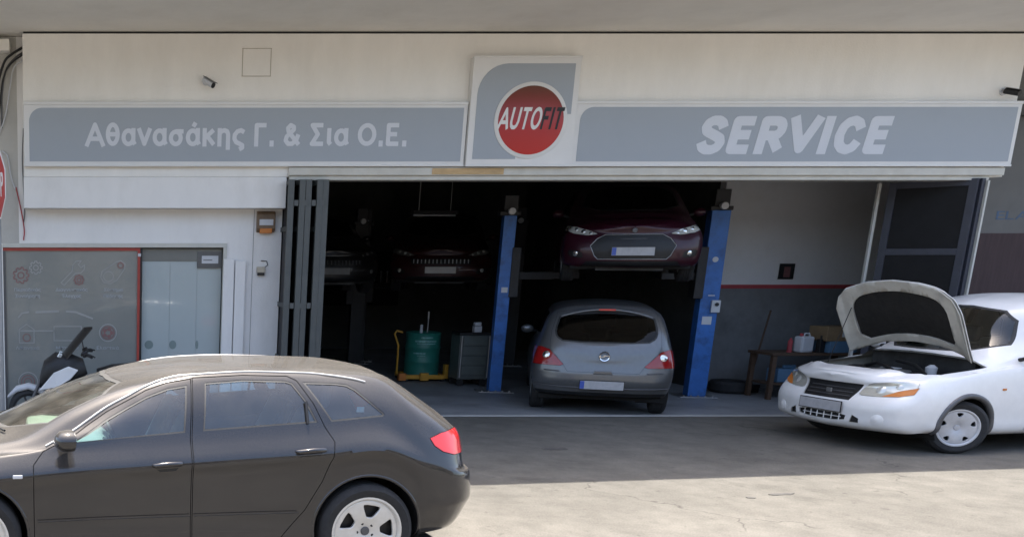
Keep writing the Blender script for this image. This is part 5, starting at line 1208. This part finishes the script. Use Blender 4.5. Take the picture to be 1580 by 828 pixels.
# ------------------------------------------------------------------ scooter behind the charcoal car
SCO = thing('scooter', 'black and white maxi scooter parked behind the charcoal hatchback', 'scooter', (-.05, -1.0, 0), PI)
# local x points forward (world -x)
def skin(name, secs, mat, parent, n=16):
    """closed loft through elliptical sections (x, y, z, ry, rz, tilt)"""
    mb = MB(); vs = []
    for (x, y, z, ry, rz, tl) in secs:
        for k in range(n):
            t = 2 * PI * k / n; c_, s_ = math.cos(t), math.sin(t); e = .75; cy = math.copysign(abs(c_) ** e, c_) * ry; cz_ = math.copysign(abs(s_) ** e, s_) * rz
            vs.append((x + math.sin(tl) * cz_, y + cy, z + math.cos(tl) * cz_))
    m = len(secs); fs = [(i * n + k, i * n + (k + 1) % n, (i + 1) * n + (k + 1) % n, (i + 1) * n + k) for i in range(m - 1) for k in range(n)] + [tuple(range(n)), tuple(range((m - 1) * n, m * n))]
    return mb.add(vs, fs).build(name, mat, parent, smooth=45)
for x, R0 in ((.72, .25), (-.72, .24)):
    w_ = bpy.data.objects.new('wheel', None); COL.objects.link(w_); w_.parent = SCO; w_.location = (x, 0, R0)
    MB().lathe([(R0 - .075, -.05), (R0 - .05, -.06), (R0 - .01, -.04), (R0, 0), (R0 - .01, .04), (R0 - .05, .06), (R0 - .075, .05)], axis='y', n=36).build('tyre', M_rubber, w_, smooth=40)
    mb = MB().lathe([(R0 - .07, -.045), (R0 - .085, -.03), (R0 - .085, .03), (R0 - .07, .045)], axis='y', n=36).cyl((0, -.05, 0), (0, .05, 0), .04, n=16)
    for k in range(5): t = 2 * PI * k / 5; mb.tube([(.03 * math.cos(t), 0, .03 * math.sin(t)), ((R0 - .08) * math.cos(t), 0, (R0 - .08) * math.sin(t))], .014, 6)
    mb.build('rim', M_trim, w_, smooth=40)
skin('front_fender', [(.98, 0, .40, .02, .02, 0), (.86, 0, .50, .07, .04, .3), (.72, 0, .535, .08, .04, 0), (.55, 0, .48, .07, .05, -.4), (.46, 0, .36, .04, .04, -.6)], M_plastic_w, SCO)
for sg in (1, -1): MB().cyl((.72, sg * .075, .25), (.50, sg * .075, .78), .022, n=12).build('fork_leg', M_trim, SCO, smooth=40)
skin('front_cowl', [(.60, 0, .52, .03, .03, .5), (.53, 0, .58, .14, .10, .5), (.42, 0, .68, .20, .20, .55), (.28, 0, .76, .21, .22, .5), (.12, 0, .78, .16, .16, .4), (.02, 0, .78, .08, .10, .3)], M_black, SCO)
for sg in (1, -1):   # white side blades of the cowl
    pts = [(.585, .50), (.40, .72), (.22, .80), (.10, .755), (.20, .64), (.36, .55)]
    mb = MB(); n = len(pts); outer = [(x, sg * (.235 - .25 * max(0, x - .38)), z) for x, z in pts]; inn = [(x, sg * (.19 - .25 * max(0, x - .38)), z) for x, z in pts]
    mb.add(outer + inn, [tuple(range(n)), tuple(range(n, 2 * n))] + [(k, (k + 1) % n, n + (k + 1) % n, n + k) for k in range(n)]).build('side_blade', P_white, SCO, bevel=.012)
    MB().obox((.335, sg * .13, .905), (.05, .06, .10), (0, -.5, 0)).build('headlamp', M_clearlens, SCO, bevel=.012)
    MB().tube([(.06, sg * .10, .92), (.03, sg * .24, .95), (-.02, sg * .34, .94)], .014, 8).build('handlebar', M_black, SCO, smooth=50)
    MB().cyl((-.005, sg * .30, .945), (-.06, sg * .42, .93), .020, n=12).build('grip', M_rubber, SCO, smooth=40)
    MB().tube([(.02, sg * .30, .955), (-.04, sg * .40, .955), (-.10, sg * .45, .93)], .008, 6).build('brake_lever', M_black, SCO, smooth=50)
    MB().obox((.02, sg * .27, .95), (.07, .07, .07), (0, .4, 0)).build('switch_pod', M_black, SCO, bevel=.012)
    MB().tube([(.04, sg * .22, .96), (.06, sg * .30, 1.06), (.04, sg * .36, 1.10)], .007, 6).build('mirror_stem', M_black, SCO) if sg < 0 else None
ws = MB(); vs = []
for i in range(7):
    u = i / 6; x = .40 - .36 * u; z = .82 + .43 * u; hw = .17 - .055 * u
    for k in range(9): q = -1 + 2 * k / 8; vs.append((x - .10 * q * q, hw * q, z))
for i in range(7):
    for k in range(9): v = vs[i * 9 + k]; vs.append((v[0] - .012, v[1], v[2] - .006))
fs = [(i * 9 + k, i * 9 + k + 1, i * 9 + k + 10, i * 9 + k + 9) for i in range(6) for k in range(8)]; fs += [tuple(63 + j for j in reversed(f)) for f in fs]
ring = [k for k in range(9)] + [9 * i + 8 for i in range(1, 7)] + [54 + k for k in range(7, -1, -1)] + [9 * i for i in range(5, 0, -1)]
fs += [(ring[i], ring[(i + 1) % len(ring)], 63 + ring[(i + 1) % len(ring)], 63 + ring[i]) for i in range(len(ring))]
ws.add(vs, fs).build('windscreen', pm('smoked_screen', (.014, .014, .015), .3, var=.1), SCO, smooth=40)
skin('floor_tunnel', [(.15, 0, .40, .14, .16, 0), (-.1, 0, .36, .17, .13, 0), (-.35, 0, .42, .17, .16, 0)], M_black, SCO)
skin('tail_body', [(-.25, 0, .55, .15, .14, 0), (-.5, 0, .60, .17, .15, 0), (-.8, 0, .66, .14, .12, 0), (-1.05, 0, .74, .05, .05, 0)], P_white, SCO)
skin('seat', [(-.12, 0, .70, .08, .05, 0), (-.3, 0, .74, .15, .06, 0), (-.55, 0, .76, .16, .06, 0), (-.85, 0, .83, .13, .05, 0), (-1.0, 0, .84, .05, .03, 0)], M_black, SCO)
skin('engine', [(-.35, 0, .30, .12, .10, 0), (-.72, -.08, .26, .10, .12, 0), (-.9, -.1, .28, .05, .08, 0)], M_engine, SCO)
MB().tube([(-.45, -.14, .26), (-.75, -.17, .30), (-1.0, -.17, .36)], [.03, .055, .05], 12).build('exhaust', M_steel, SCO, smooth=50)
MB().tube([(-.15, .12, .24), (-.13, .2, .03), (-.16, .22, .012)], .012, 8).build('side_stand', M_steel, SCO)

# unlit tube fitting hung from the workshop ceiling
f_ = thing('tube_light', 'unlit tube fitting hung above the dark red raised car', 'light fitting', (6.2, 5.2, 2.80), .12)
MB().prism([(-.09, .04), (.09, .04), (.05, .10), (-.05, .10)], 'x', -.42, .42).build('reflector', M_trim, f_); MB().cyl((-.40, 0, .02), (.40, 0, .02), .016, n=12).build('tube', M_plastic_w, f_, smooth=40)
for q in (-.3, .3): MB().cyl((q, 0, .10), (q, 0, 1.10), .006, n=6).build('hanger', M_steel, f_)

# more clutter on and under the bench
top('oil_bottle', MB().box(-.05, .05, -.035, .035, 0, .20).cyl((0, 0, .20), (0, 0, .25), .018, n=12), M_black, (10.86, 1.60, .70), 'black oil bottle between the canister and the blue storage box', 'bottle', .3, .008)
top('spray_can', MB().lathe([(0, 0), (.032, 0), (.032, .17), (.014, .19), (.014, .21), (0, .21)], n=16), M_redline, (10.42, 1.62, .70), 'dark red spray can on the bench end beside the canister', 'can', 0, 0)
top('toolbox', MB().box(-.25, .25, -.12, .12, 0, .2).box(-.1, .1, -.015, .015, .2, .25), M_plastic_b, (10.55, 1.75, .25), 'dark blue toolbox on the lower shelf of the bench', 'toolbox', .05, .01)
top('spare_tyre', MB().lathe([(.2, -.08), (.27, -.09), (.3, -.05), (.3, .05), (.27, .09), (.2, .08), (.19, 0)], n=32, close=True), M_rubber, (10.1, 2.35, .097), 'worn tyre lying flat on the floor behind the bench', 'tyre', 0, 0)
